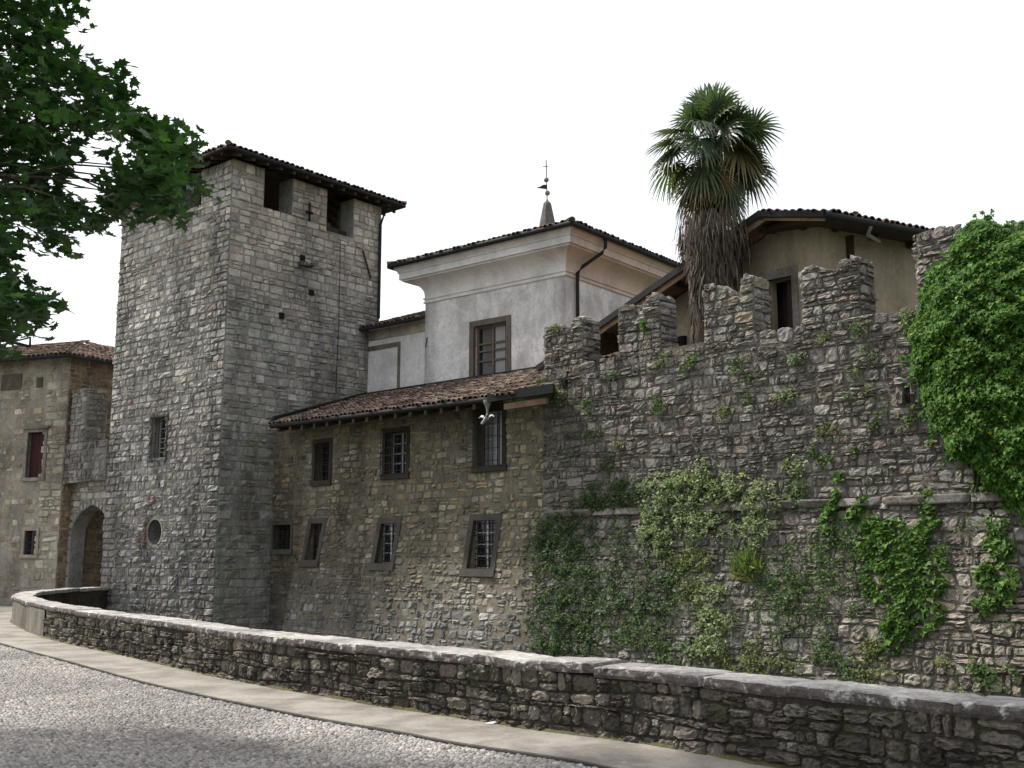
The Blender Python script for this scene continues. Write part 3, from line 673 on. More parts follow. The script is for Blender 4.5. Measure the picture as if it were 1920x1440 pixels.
# passage wall seen through the arch
pw = MB(); fr_ = Fr(*GT.pt(ax1 + .1, 0, -1.2)[:2], *(GT.n[:2])); 
fp = Fr(*GT.pt(ax0 + .55, 0, -4.)[:2], *GT.U[:2]); prism(pw, [rect(-.5, 4, -.1, 7.2)], fm(fp, 0), fm(fp, -.4), 0); Q = layout([rect(0, 4, -.1, 5)], .22, .34, .3, .5, .02, .2, 58); stones(pw, Q, fp.map, palette([(.3, .26, .2), (.25, .22, .17)], .15), None, .022, (.02, .04), 0, 1, 59)
pw.build('passage_wall', [MT['wing_mortar'], MT['wing']], gw)

# ================================================================== old house on the left
lh = thing('old_house', 'weathered ochre stone house with clay tile roof and dark red shutter beside the arched gateway', 'house', LH.pt(-3, 0))
zle = z_at(*LH.pt(-1, 0)[:2], 668)
w1 = [LH.pix(a, b) for a, b in ((54, 811), (80, 895))]; w2 = [LH.pix(a, b) for a, b in ((48, 995), (67, 1040))]
h1 = rect(w1[0][0], w1[1][0], w1[1][1], w1[0][1]); h2 = rect(w2[0][0], w2[1][0], w2[1][1], w2[0][1])
mb = MB(); front = rect(-14, 0, -.1, zle)
prism(mb, [front, h1, h2], fm(LH, 0), fm(LH, -.6), 0)
Q = layout([rect(-14, -1.15, .2, zle), rect(w1[0][0] - .2, w1[1][0] + .2, w1[1][1] - .2, w1[0][1] + .2), rect(w2[0][0] - .2, w2[1][0] + .2, w2[1][1] - .2, w2[0][1] + .2)], .24, .36, .3, .5, .02, .25, 61)
ocp = palette([(.36, .3, .21), (.42, .35, .25), (.3, .26, .2), (.46, .41, .32), (.27, .22, .16)], .13)
stones(mb, Q, LH.map, ocp, None, .045, (.003, .022), 0, 1, 62, .45, .4, .012, .55)
Q = layout([rect(-1.05, 0, -.1, zle)], .27, .36, .4, .6, .03, .3, 63, .15); stones(mb, Q, LH.map, palette([(.42, .38, .3), (.37, .33, .26), (.46, .42, .34), (.33, .29, .22)], .12), None, .035, (.008, .035), 0, 1, 64, .4, .3, .012, .12)
prism(mb, [rect(0, 7, -.1, zle)], fm(LHR, -.003), fm(LHR, -.6), 0); Q = layout([rect(0, 7, -.1, zle)], .22, .34, .3, .5, .02, .2, 65); stones(mb, Q, LHR.map, palette([(.3, .2, .12), (.26, .2, .14), (.33, .25, .16)], .15), None, .025, (.01, .04), 0, 1, 66)
mb.build('wall', [surf_mat('old house plaster', (.29, .265, .22), 7, .3, .5, .35, (.4, .36, .28), .55, .9, streak=.5), MT['wing']], lh)
def plainwin(parent, fr, h, pn, mat, fcol, slats):
    u0, u1, z0, z1 = h[0][0], h[1][0], h[0][1], h[2][1]; f = MB(); t = .12
    for a in ((u0 - t, u0, z0, z1), (u1, u1 + t, z0, z1), (u0 - t, u1 + t, z1, z1 + t), (u0 - t - .03, u1 + t + .03, z0 - .13, z0)): fbox(f, fr, *a, -.1, .05 if a[3] != z0 else .09, 0, fcol)
    w = f.build('window', MT['oldwall'], parent); p = MB(); fbox(p, fr, u0, u1, z0, z1, -.2, -.15)
    if slats:
        for zz in np.arange(z0 + .03, z1, .06): fbox(p, fr, u0 + .02, (u0 + u1) / 2 - .01, zz, zz + .04, -.15, -.125); fbox(p, fr, (u0 + u1) / 2 + .01, u1 - .02, zz, zz + .04, -.15, -.125)
    p.build(pn, MT[mat], w)
    if not slats: q = MB(); bars(q, fr, u0, u1, z0, z1, -.05, 5, 3); q.build('grille', MT['iron'], w)
    return w
s_ = plainwin(lh, LH, h1, 'shutter', 'shutter', (.25, .23, .2), True); plainwin(lh, LH, h2, 'pane', 'glass', (.33, .29, .22), False)
mb = MB(); fbox(mb, LH, w1[0][0] - .22, w1[1][0] + .22, w1[0][1] + .12, w1[0][1] + .22, -.05, .14, 0, (.22, .2, .17)); mb.build('drip_moulding', MT['oldwall'], s_)
for pxa, pya, pxb, pyb in ((70, 708, 80, 726), (5, 703, 40, 730)):
    a = LH.pix(pxa, pya); b = LH.pix(pxb, pyb); mb = MB(); fbox(mb, LH, a[0], b[0], b[1], a[1], .01, .03, 0, (.11, .095, .075)); mb.build('blind_opening', MT['oldwall'], lh)
mb = MB(); ov = .55; sl = .38
a = LH.pt(-14, zle - .1, ov); b = LH.pt(ov * .7, zle - .1, ov); c = LH.pt(-1.5, zle - .1 + 2.1 * sl + ov * sl, -2.1); d = LH.pt(-14, zle - .1 + 2.1 * sl + ov * sl, -2.1)
tiles(mb, [a, b, c, d], a, b, .21, .38, .09, 67); slab(mb, [a, b, c, d], .08, 1)
e = LHR.pt(7.5, zle - .1, ov); f = LHR.pt(7.5, c[2], -1.8); tiles(mb, [b, e, f, c], b, e, .21, .38, .09, 68, cols=[(.32, .22, .175), (.38, .27, .215), (.27, .2, .16), (.43, .33, .275)]); slab(mb, [b, e, f, c], .08, 1); ridge(mb, b, c, .1)
rf = mb.build('roof', [MT['tile'], MT['wood']], lh)
mb = MB(); tube(mb, [a + (0, 0, -.05), b + (0, 0, -.05), e + (0, 0, -.05)], .08, 8); mb.build('gutter', MT['metal'], rf)

# ================================================================== low wing with the barred windows
wg = thing('castle_wing', 'brownish rubble wing with barred windows, sloping base and lean-to tile roof beside tower', 'building', WG.pt(6, MOAT))
ZB = WG.pix(985, 962)[1]; KB = .2
OVW = 1.05
def base(z): return np.where(np.asarray(z) < ZB, KB * (ZB - np.asarray(z)), 0.)
def fmb(fr, d=0., b=base): return lambda u, z: fr.map(u, z, b(z) + d)
e0 = WG.pix(508, 797, OVW); e1 = WG.pix(918, 744, OVW); e2 = WG.pix(1024, 716, .8)
u_r = WG.pix(1030, 800)[0] + .35; zwt = e1[1] + .22
u_b = WG.pix(574, 800)[0]
PXU = [((592, 832), (617, 900)), ((724, 812), (762, 886)), ((897, 772), (942, 871))]
ups = [(WG.pix(*a)[0], WG.pix(*b)[0], WG.pix(*b)[1], WG.pix(*a)[1]) for a, b in PXU]
pxl = [((582, 982), (603, 982), (574, 1050)), ((718, 982), (748, 982), (700, 1056)), ((890, 976), (934, 976), (874, 1066))]
los = []
for a, b, c in pxl:
    ua = WG.pix(*a, 0, ZB, KB); ub = WG.pix(*b, 0, ZB, KB); uc = WG.pix(*c, 0, ZB, KB); los.append(((ua[0] + uc[0]) / 2 , (ua[0] + uc[0]) / 2 + (ub[0] - ua[0]) * 1.0, uc[1], ua[1]))
l0 = (WG.pix(513, 983)[0], WG.pix(546, 983)[0], WG.pix(530, 1030)[1], WG.pix(530, 984)[1])
mb = MB()
rz = rect
prism(mb, [rect(-.3, u_r, ZB, zwt)] + [rect(*w) for w in ups if w[2] > ZB], fmb(WG), lambda u, z: WG.map(u, z, np.full(len(u), -.7)), 0)
prism(mb, [rect(u_b, u_r, MOAT, ZB)] + [rect(*w) for w in los], fmb(WG), lambda u, z: WG.map(u, z, np.full(len(u), -.7)), 0)
prism(mb, [rect(-.3, u_b, MOAT, ZB), rect(*l0)], fm(WG, 0), fm(WG, -.7), 0)
m_ = .13
hol = [rect(a - m_, b + m_, c - m_, d + m_) for a, b, c, d in ups]
wpal0 = palette([(.25, .218, .155), (.295, .252, .17), (.21, .19, .15), (.32, .288, .225), (.33, .25, .135), (.18, .16, .125), (.4, .375, .32)], .13, [.25, .2, .2, .13, .08, .1, .04])
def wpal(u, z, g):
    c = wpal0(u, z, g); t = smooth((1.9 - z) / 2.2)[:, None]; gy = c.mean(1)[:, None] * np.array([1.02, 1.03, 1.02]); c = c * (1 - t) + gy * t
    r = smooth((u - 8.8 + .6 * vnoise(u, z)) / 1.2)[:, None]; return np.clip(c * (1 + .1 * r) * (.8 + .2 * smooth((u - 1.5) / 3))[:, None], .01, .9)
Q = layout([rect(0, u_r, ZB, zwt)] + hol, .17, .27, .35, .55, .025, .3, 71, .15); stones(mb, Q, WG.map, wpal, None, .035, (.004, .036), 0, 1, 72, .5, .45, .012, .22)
hol = [rect(a - m_, b + m_, c - m_, d + m_) for a, b, c, d in los]
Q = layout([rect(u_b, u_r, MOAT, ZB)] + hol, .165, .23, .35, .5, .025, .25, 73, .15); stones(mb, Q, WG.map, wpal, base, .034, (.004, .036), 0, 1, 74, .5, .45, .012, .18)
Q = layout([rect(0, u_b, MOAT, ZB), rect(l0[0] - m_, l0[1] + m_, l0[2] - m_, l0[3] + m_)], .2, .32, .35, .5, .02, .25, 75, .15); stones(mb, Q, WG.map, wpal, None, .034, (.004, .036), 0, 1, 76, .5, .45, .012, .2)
mb.build('wall', [MT['wing_mortar'], MT['wing']], wg)
WST = (.05, .044, .038)
window(wg, WG, *ups[0], fw=.13, nv=4, nh=6, recess=.3, fcol=WST, dark=True)
window(wg, WG, *ups[1], fw=.13, nv=5, nh=6, recess=.3, cage=True, fcol=WST)
window(wg, WG, *ups[2], fw=.15, nv=6, nh=5, recess=.3, cage=True, fcol=WST, pale=True)
window(wg, WG, *l0, fw=.1, nv=4, nh=4, recess=.25, fcol=(.1, .095, .085), dark=True)
for w, nv in zip(los, (4, 4, 6)): window(wg, WG, *w, fw=.17, nv=nv, nh=8, recess=.12, base=lambda z: float(base(z)), fcol=(.085, .078, .068), gd=-.06, sillh=.2, dark=w[0] < 3)
# lean-to roof
A0 = WG.pt(e0[0], e0[1], OVW); A1 = WG.pt(e1[0], e1[1] - .02, OVW); A2 = WG.pt(e2[0] + .25, e2[1], .75)
T0 = WH.pt(*WH.pix(640, 742), 0.); T1 = WH.pt(*WH.pix(1026, 692), 0.)
T0 = WH.pt(-9.1, WH.pix(682, 733)[1], .02)
mb = MB(); tcl = [(.17, .115, .09), (.21, .14, .11), (.14, .1, .08), (.26, .19, .155), (.12, .095, .08), (.33, .26, .21)]
def planar(pts, p0, p1, p2):
    n = np.cross(p1 - p0, p2 - p0); return [np.array([p[0], p[1], p0[2] - (n[0] * (p[0] - p0[0]) + n[1] * (p[1] - p0[1])) / n[2]]) for p in pts]
RP = [A0, A1, A2, T1, T0]
tiles(mb, planar(RP, A0, A1, T1), A0, A1, .2, .36, .085, 81, .035, tcl)
slab(mb, planar(RP, A0 - (0, 0, .02), A1 - (0, 0, .02), T1 - (0, 0, .02)), .1, 1); wr = mb.build('roof', [MT['tile'], MT['wood']], wg)
mb = MB(); tube(mb, [A0 + (0, 0, -.04), A1 + (0, 0, -.04)], .07, 10); mb.build('gutter', MT['metal'], wr)
A2p = planar([A2], A0, A1, T1)[0]
mb = MB(); P = []
for q in (A1, A2p):
    for dz, dd in ((-.13, 0), (-.13, .07), (.1, .07), (.1, 0)): P.append(q + WG.n * (dd + .02) + np.array([0, 0, dz]))
mb.add(P, [(0, 1, 2, 3), (4, 5, 6, 7), (0, 1, 5, 4), (1, 2, 6, 5), (2, 3, 7, 6), (3, 0, 4, 7)]); mb.build('fascia', MT['metal'], wr)
mb = MB(); P = []
for q in (A1 + WG.U * .5, A2p - WG.U * .3):
    for dz, dd in ((-.36, -.1), (-.36, .0), (-.21, .0), (-.21, -.1)): P.append(q + WG.n * dd + np.array([0, 0, dz]))
mb.add(P, [(0, 1, 2, 3), (4, 5, 6, 7), (0, 1, 5, 4), (1, 2, 6, 5), (2, 3, 7, 6), (3, 0, 4, 7)]); mb.build('verge_board', MT['wood_light'], wr)
mb = MB(); L = e1[0] - e0[0]
for s in np.arange(.4, L, .62):
    p = A0 + (A1 - A0) * (s / L); q = np.array(p) - WG.n * 1.5 + np.array([0, 0, .45]); P = []
    for o_ in (p, q):
        for du, dz in ((-.05, -.26), (.05, -.26), (.05, -.12), (-.05, -.12)): P.append(o_ + WG.U * du + np.array([0, 0, dz]))
    mb.add(P, BOXF[:2] + [(0, 1, 5, 4), (1, 2, 6, 5), (2, 3, 7, 6), (3, 0, 4, 7)])
mb.build('rafters', MT['wood'], wr)
mb = MB(); # lead flashing along the tower and the upper wall
fl0 = planar([TR.pt(2.0, 0, .02)], A0, A1, T1)[0]; fl1 = planar([TR.pt(6.05, 0, .02)], A0, A1, T1)[0]
tube(mb, [A0 + WG.U * -.0 + (0, 0, .08), fl0 + (0, 0, .12), fl1 + (0, 0, .12)], .06, 6); tube(mb, [planar([T0], A0, A1, T1)[0] + (0, 0, .09), planar([T1], A0, A1, T1)[0] + (0, 0, .09)], .05, 6); mb.build('flashing', MT['metal'], wr)
# winged rain spout
sp = WG.pix(914, 748, OVW); S0 = WG.pt(sp[0], e1[1] - .08, OVW)
mb = MB(); lathe(mb, S0 + (0, 0, -.4), [(.028, 0), (.03, .14), (.05, .22), (.09, .3), (.105, .32), (.105, .4)], 12)
tube(mb, [S0 + (0, 0, -.36), S0 + (0, 0, -.4), S0 + WG.n * .02 + (0, 0, -.46), S0 + WG.n * .06 - WG.U * .06 + (0, 0, -.54), S0 + WG.n * .1 - WG.U * .1 + (0, 0, -.62)], [.03, .05, .06, .045, .04], 8)
spo = mb.build('rain_spout', MT['zinc'], wg)
for sgn in (-1, 1):
    mb = MB(); pts = [S0 + WG.n * .02 + WG.U * sgn * a + (0, 0, b) for a, b in ((.03, -.5), (.1, -.41), (.2, -.39), (.28, -.45))]
    V = []
    for i, p in enumerate(pts):
        w = (.07, .08, .06, .01)[i]; V += [p + (0, 0, .02), p + (0, 0, .02 - w), p + WG.n * .03 + (0, 0, .0 - w * .5), p - WG.n * .03 + (0, 0, -w * .5)]
    mb.add(V, [f for i in range(3) for f in [(i * 4, i * 4 + 2, i * 4 + 6, i * 4 + 4), (i * 4 + 2, i * 4 + 1, i * 4 + 5, i * 4 + 6), (i * 4 + 1, i * 4 + 3, i * 4 + 7, i * 4 + 5), (i * 4 + 3, i * 4, i * 4 + 4, i * 4 + 7)]], 0, (.3, .3, .3)); mb.build('wing', MT['zinc'], spo)

# ================================================================== white building + link
wb = thing('white_house', 'whitewashed square building with deep curved cornice above the lean-to roof', 'building', WH.pt(-3, 4))
WU = -6.05; WD = 9.0
zc = z_at(*(WH.pt(.8, 0, .8)[:2]), 420)
zdn = zc - 7.5
fwp = [WH.pix(a, b) for a, b in ((889, 613), (950, 702))]
hw = rect(fwp[0][0], fwp[1][0], fwp[1][1], fwp[0][1])
mb = MB(); prism(mb, [rect(WU, 0, zdn, zc - .02), hw], fm(WH, 0), fm(WH, -.45), 0); prism(mb, [rect(0, WD, zdn, zc - .02)], fm(WHR, -.002), fm(WHR, -.45), 0)
WLf = Fr(*WH.pt(WU, 0)[:2], -.629, -.777); WLf.o = WH.pt(WU, 0) + WHR.U * WD; prism(mb, [rect(0, WD, zdn, zc - .02)], fm(WLf, -.002), fm(WLf, -.45), 0)
pl = surf_mat('mottled lime plaster', (.74, .725, .72), 10, .2, .32, .55, (.5, .48, .44), 1.3, .6, bdist=.025, streak=.6)
mb.build('wall', pl, wb)
def ring(prof, mb, cf):
    for i in range(len(prof) - 1):
        (d0, z0), (d1, z1) = prof[i], prof[i + 1]; V = []
        for d, z in ((d0, z0), (d1, z1)):
            for a, b in ((WU - d, WD), (WU - d, -d), (d, -d), (d, WD)): p = WH.pt(a, 0) + WHR.U * b; p[2] = z; V.append(p)
        for j in range(3): mb.add([V[j], V[j + 1], V[4 + j + 1], V[4 + j]], [(0, 1, 2, 3)], 0, cf(j))
prof = [(0, zc - 1.32), (.05, zc - 1.31), (.05, zc - 1.25), (.02, zc - 1.24), (.02, zc - 1.19), (.06, zc - 1.18), (.06, zc - 1.13), (.02, zc - 1.12), (.02, zc - 1.05)]
for t in np.linspace(0, 1, 9): prof.append((.02 + .5 * (1 - math.cos(t * math.pi / 2)), zc - 1.05 + .5 * math.sin(t * math.pi / 2)))
prof += [(.58, zc - .55), (.58, zc - .5), (.66, zc - .49), (.66, zc - .28), (.7, zc - .26), (.7, zc - .22), (.8, zc - .1), (.82, zc)]
mb = MB(); ring(prof, mb, lambda j: (.62, .51, .44) if j == 2 else (.72, .715, .7)); mb.build('cornice', surf_mat('cornice plaster', None, 9, .1, .25, 0, (.4, .4, .4), .8, .25, streak=.6), wb)  # right side pinker and darker than front and left
ro = .92; sl = .34; E = []
for a, b in ((WU - ro, -ro), (ro, -ro), (ro, WD + ro), (WU - ro, WD + ro)): p = WH.pt(a, 0) + WHR.U * b; p[2] = zc + .02; E.append(p)
hh = (-WU / 2 + ro) * sl; R0 = WH.pt(WU / 2, 0) + WHR.U * (-WU / 2); R0[2] = zc + hh; R1 = WH.pt(WU / 2, 0) + WHR.U * (WD + WU / 2); R1[2] = zc + hh
mb = MB()
for pts in ([E[0], E[1], R0], [E[1], E[2], R1, R0], [E[2], E[3], R1], [E[3], E[0], R0, R1]):
    slab(mb, pts, .07, 1); tiles(mb, pts, pts[0], pts[1], seed=int(pts[0][0] * 10) % 50 + 90, cols=[(.17, .13, .1), (.21, .16, .12), (.14, .11, .09), (.25, .18, .13)])
for a, b in ((E[0], R0), (E[1], R0), (R0, R1), (E[2], R1), (E[3], R1)): ridge(mb, a, b)
wrf = mb.build('roof', [MT['tile'], MT['wood']], wb)
mb = MB(); 
for i in range(4): tube(mb, [E[i] + (0, 0, -.04), E[(i + 1) % 4] + (0, 0, -.04)], .085, 8)
mb.build('gutter', MT['metal'], wrf)
dp = WHR.pix(1078, 560)[0]
mb = MB(); tube(mb, [WHR.pt(dp + .45, zc - .02, .9), WHR.pt(dp + .45, zc - .35, .88), WHR.pt(dp + .4, zc - .52, .8), WHR.pt(dp + .08, zc - .95, .25), WHR.pt(dp, zc - 1.15, .12), WHR.pt(dp, zc - 1.6, .1), WHR.pt(dp, zc - 6.5, .1)], .06, 8); mb.build('downpipe', MT['metal'], wb)
u0, u1, z0, z1 = hw[0][0], hw[1][0], hw[0][1], hw[2][1]
f = MB(); t = .19; fc = (.14, .125, .1)
for a in ((u0 - t, u0, z0, z1), (u1, u1 + t, z0, z1), (u0 - t, u1 + t, z1, z1 + t)): fbox(f, WH, *a, -.1, .035, 0, fc)
w = f.build('window', MT['dark_stone'], wb)
p = MB(); fbox(p, WH, u0, u1, z0, z1, -.24, -.21); p.build('pane', MT['glass'], w)
p = MB(); t = .045; wc = (.13, .105, .085)
for a in (u0 + t, (u0 + u1) / 2, u1 - t): fbox(p, WH, a - t, a + t, z0, z1, -.21, -.14, 0, wc)
for i, zz in enumerate((z0 + .05, z0 + (z1 - z0) * .33, z0 + (z1 - z0) * .52, z0 + (z1 - z0) * .66, z1 - .05)): fbox(p, WH, u0, u1, zz - .03, zz + .03, -.21, -.15, 0, wc)
p.build('sash', surf_mat('brown sash', None, 30, .2, .2, 0, (.1, .1, .1), 2., .2, .6), w)
p = MB(); um = (u0 + u1) / 2
for sg, a in ((1, um + .06), (-1, um - .06)):
    V = []; n = 9
    for i in range(n):
        x = a + sg * .42 * i / (n - 1); V += [WH.pt(min(max(x, u0), u1), z1, -.2 + .004 * math.sin(i * 2.2)), WH.pt(min(max(x if sg > 0 else a - .2 * i / (n - 1) , u0), u1), z0 + (0 if sg > 0 else .4), -.2 + .004 * math.sin(i * 2.2))]
    p.add(V, [(2 * i, 2 * i + 1, 2 * i + 3, 2 * i + 2) for i in range(n - 1)], 0, (.3, .3, .31) if sg > 0 else (.1, .1, .1))
p.build('curtain', surf_mat('net curtain', None, 30, .05, .1, 0, (.1, .1, .1), 2., .1, .9), w)
mb = MB(); a, b = WH.pix(802, 633), WH.pix(799, 652); tube(mb, [WH.pt(*a, .03), WH.pt(*b, .03)], .018, 5); mb.build('tie_iron', MT['iron'], wb)

lk = thing('link_building', 'narrow whitewashed link with panelled wall between tower and white house', 'building', WH.pt(-7.5, 4))
zl = WH.pix(735, 612)[1]; ul0 = WH.pix(682, 660)[0] - .35
mb = MB(); prism(mb, [rect(ul0, WU + .0, zdn, zl + .14)], fm(WH, -.06), fm(WH, -.5), 0, (.5, .49, .46))
mb.build('wall', surf_mat('link plaster', (.7, .69, .69), 8, .15, .3, .45, (.5, .45, .38), .8, .4, streak=.7), lk)
mb = MB(); a = WH.pix(746, 680)[0]; z1_ = WH.pix(720, 645)[1]; fbox(mb, WH, a - .06, a + .06, zdn + 2, z1_, -.06, -.03, 0, (.2, .18, .15)); fbox(mb, WH, ul0 + .3, a + .062, z1_ - .16, z1_ + .002, -.06, -.028, 0, (.21, .19, .16)); fbox(mb, WH, ul0 + .2, WU, zl - .38, zl - .02, -.06, -.025, 0, (.42, .38, .31)); fbox(mb, WH, ul0, ul0 + .16, zdn + 2, zl, -.06, 0.02, 0, (.2, .18, .15)); mb.build('trim', MT['oldwall'], lk)
mb = MB(); a = WH.pt(ul0 - .1, zl + .02, .35); b = WH.pt(WU - .0, zl + .02, .35); c = WH.pt(WU, zl + 1.2, -3); d = WH.pt(ul0 - .1, zl + 1.2, -3); slab(mb, [a, b, c, d], .09, 1); tiles(mb, [a, b, c, d], a, b, seed=99); lr = mb.build('roof', [MT['tile'], MT['wood']], lk)
mb = MB(); tube(mb, [a + (0, 0, -.03), b + (0, 0, -.03)], .075, 8); mb.build('gutter', MT['metal'], lr)
mb = MB(); a = WH.pix(678, 660)[0]; tube(mb, [WH.pt(a, zl - .05, .3), WH.pt(a, zl - .5, .1), WH.pt(a, zdn + 2.2, .1)], .055, 8); mb.build('downpipe', MT['metal'], lk)

# ================================================================== spire with weathervane behind the roof
S = R0 * .5 + R1 * .5; S = S + (at_depth(1026, 400, S[1]) - S) * np.array([1, 0, 0]); sy = S[1]; zS = lambda py: z_at(S[0], sy, py)
st = thing('spire', 'small grey stone pyramid spire rising behind the white house roof', 'spire', (S[0], sy, zS(440)))
mb = MB(); 
def pyr(z0, r0, z1, r1):
    V = [(S[0] + r * math.cos(math.pi / 4 * k + .5), sy + r * math.sin(math.pi / 4 * k + .5), z) for r, z in ((r0, z0), (r1, z1)) for k in range(8)]
    mb.add(V, [(k, (k + 1) % 8, 8 + (k + 1) % 8, 8 + k) for k in range(8)], 0, (.2, .185, .17))
pyr(zS(450), .38, zS(416), .29); pyr(zS(416), .29, zS(382), .15); pyr(zS(382), .15, zS(375), .03); pyr(zS(375), .03, zS(371), .012); mb.build('spire_stone', MT['oldwall'], st)
mb = MB(); tube(mb, [(S[0], sy, zS(376)), (S[0] - .03, sy, zS(300))], .02, 6); mb.build('rod', MT['iron'], st)
for px, py in ((1026.5, 362), (1024.3, 337)):
    p = at_depth(px, py, sy); mb = MB(); lathe(mb, p, [(.098 * math.sin(t), -.098 * math.cos(t)) for t in np.linspace(.02, 3.12, 10)], 14); mb.build('ball', MT['zinc'], st)
mb = MB(); p = at_depth(1025, 351, sy); V = []
for y in (-.012, .012):
    for a, b in ((0, .1), (-.14, .09), (-.2, .05), (-.26, .01), (-.34, 0), (-.34, -.03), (0, -.08)): V.append(p + np.array([a, y, b]))
mb.add(V, [tuple(range(7)), tuple(range(7, 14))] , 0); mb.add(V, [(i, (i + 1) % 7, 7 + (i + 1) % 7, 7 + i) for i in range(7)]); mb.build('vane_flag', MT['iron'], st)
mb = MB(); p = at_depth(1022.3, 312, sy); tube(mb, [p + (-.1, .03, .02), p + (.1, -.03, -.02)], .014, 6); mb.build('cross_arm', MT['iron'], st)
# ================================================================== curtain wall
cw = thing('curtain_wall', 'long grey battlemented rubble wall with round string course and battered foot', 'wall', CU.pt(5, MOAT))
ZC = CU.pix(1400, 950)[1]; KC = .2
def basec(z): return np.where(np.asarray(z) < ZC, KC * (ZC - np.asarray(z)), 0.)
uE = CU.pix(1888, 945)[0]
top_px = [(1021, 693), (1125, 684), (1160, 662), (1270, 650), (1325, 640), (1440, 626), (1500, 616), (1645, 592), (1705, 580), (1725, 572)]
top = CU.poly(top_px); zt_end = top[-1][1] + .1
cpal0 = palette([(.225, .208, .187), (.265, .246, .222), (.195, .182, .165), (.165, .155, .142), (.3, .282, .258), (.23, .195, .16), (.135, .127, .118)], .12, [.25, .2, .2, .13, .09, .08, .05])
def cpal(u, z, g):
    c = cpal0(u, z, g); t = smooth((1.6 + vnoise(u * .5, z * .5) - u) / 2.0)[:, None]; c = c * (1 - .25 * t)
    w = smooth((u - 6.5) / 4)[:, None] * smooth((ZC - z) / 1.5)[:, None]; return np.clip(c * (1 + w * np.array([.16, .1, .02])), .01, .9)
mb = MB()
upper = [(-.02, ZC), (uE, ZC), (uE, zt_end)] + [(a, b) for a, b in reversed(top)] + [(-.02, top[0][1])]
prism(mb, [upper], fm(CU, 0), fm(CU, -.9), 0)
lower = [(-.02, MOAT), (uE + KC * (ZC - MOAT), MOAT), (uE, ZC), (-.02, ZC)]
prism(mb, [lower], lambda u, z: CU.map(u, z, basec(z)), lambda u, z: CU.map(u, z, np.full(len(u), -.9)), 0)
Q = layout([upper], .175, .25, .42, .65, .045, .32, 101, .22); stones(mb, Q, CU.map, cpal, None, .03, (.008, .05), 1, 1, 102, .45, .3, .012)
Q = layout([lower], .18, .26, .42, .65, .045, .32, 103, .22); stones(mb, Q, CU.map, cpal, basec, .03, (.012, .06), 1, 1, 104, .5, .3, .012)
# return face round the corner
CR = Fr(*CU.pt(uE, 0)[:2], *(-CU.n[:2]))
def baser(z): return np.where(np.asarray(z) < ZC, KC * (ZC - np.asarray(z)), 0.)
lo2 = [(-KC * (ZC - MOAT), MOAT), (7, MOAT), (7, ZC), (0, ZC)]
prism(mb, [lo2], lambda u, z: CR.map(u, z, baser(z) - .004), lambda u, z: CR.map(u, z, np.full(len(u), -.5)), 0); prism(mb, [rect(0, 7, ZC, zt_end)], fm(CR, -.004), fm(CR, -.5), 0)
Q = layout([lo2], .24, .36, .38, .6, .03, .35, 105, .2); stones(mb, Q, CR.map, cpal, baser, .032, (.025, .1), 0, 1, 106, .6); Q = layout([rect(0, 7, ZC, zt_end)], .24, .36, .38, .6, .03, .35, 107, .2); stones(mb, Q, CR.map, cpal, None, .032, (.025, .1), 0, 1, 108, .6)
mb.build('masonry', [MT['curtain_mortar'], MT['curtain']], cw)
mb = MB(); Q = layout([rect(.2, uE + .02, ZC - .1, ZC + .1)], .2, .62, .02, .4, .008, 0, 110, .05); stones(mb, Q, CU.map, palette([(.2, .185, .165), (.165, .155, .14), (.235, .215, .19)], .14), None, .012, (.12, .15), 2, 1, 111, .25, .05, .0, shade=True)
Q = layout([rect(-.1, 6.5, ZC - .085, ZC + .085)], .17, .62, .02, .4, .008, 0, 112, .05); stones(mb, Q, CR.map, palette([(.3, .285, .26), (.25, .24, .22)], .1), None, .01, (.11, .135), 1, 1, 113, .15, .06, .0)
mb.build('string_course', [MT['curtain_mortar'], MT['curtain']], cw)
def merlon(pxs, th, seed, d=0.):
    P = CU.poly(pxs, d); zlo = min(p[1] for p in P) - .15; ul = min(p[0] for p in P); ur = max(p[0] for p in P)
    up = [p for p in P if p[1] > zlo + .3]; poly = [(ul, zlo)] + [(p[0], p[1]) for p in P if True][1:-1] + [(ur, zlo)]
    mb = MB(); prism(mb, [poly], fm(CU, d), fm(CU, d - th), 0)
    mpal = lambda u, z, g: np.clip(cpal0(u, z, g) * 1.08, 0, .9)
    Q = layout([poly], .17, .25, .35, .6, .02, .35, seed, .2); stones(mb, Q, lambda u, z, dd: CU.map(u, z, dd + d), mpal, None, .024, (.015, .06), 1, 1, seed + 1, .45)
    # end faces, tops
    for i in range(len(poly)):
        (a, b), (c, e) = poly[i], poly[(i + 1) % len(poly)]
        L = math.hypot(c - a, e - b)
        if L < .12 or (b < zlo + .01 and e < zlo + .01): continue
        if abs(e - b) > abs(c - a):    # upright edge -> end face
            sg = 1 if (a + c) / 2 > (ul + ur) / 2 or (len(poly) > 6 and .3 < ((a + c) / 2 - ul) / (ur - ul) < .5) else -1
            z0, z1 = min(b, e), max(b, e); Q = layout([rect(0, th, z0, z1)], .17, .26, .35, .6, .015, .3, seed + i, .15)
            um = (a + c) / 2
            stones(mb, Q, lambda w, z, dd: CU.map(um + sg * dd, z, d - w), mpal, None, .026, (.02, .07), 0, 1, seed + 30 + i, .6)
        else:
            if a > c: (a, b), (c, e) = (c, e), (a, b)
            Q = layout([rect(a, c, 0, th)], .26, .24, .3, .4, .01, .1, seed + i, .15); 
            stones(mb, Q, lambda u, w, dd: CU.map(u, b + (e - b) * (u - a) / (c - a + 1e-6) + dd, d - w), mpal, None, .02, (.02, .07), 0, 1, seed + 60 + i, .5, .25)
    return mb.build('merlon', [MT['curtain_mortar'], MT['curtain']], cw)
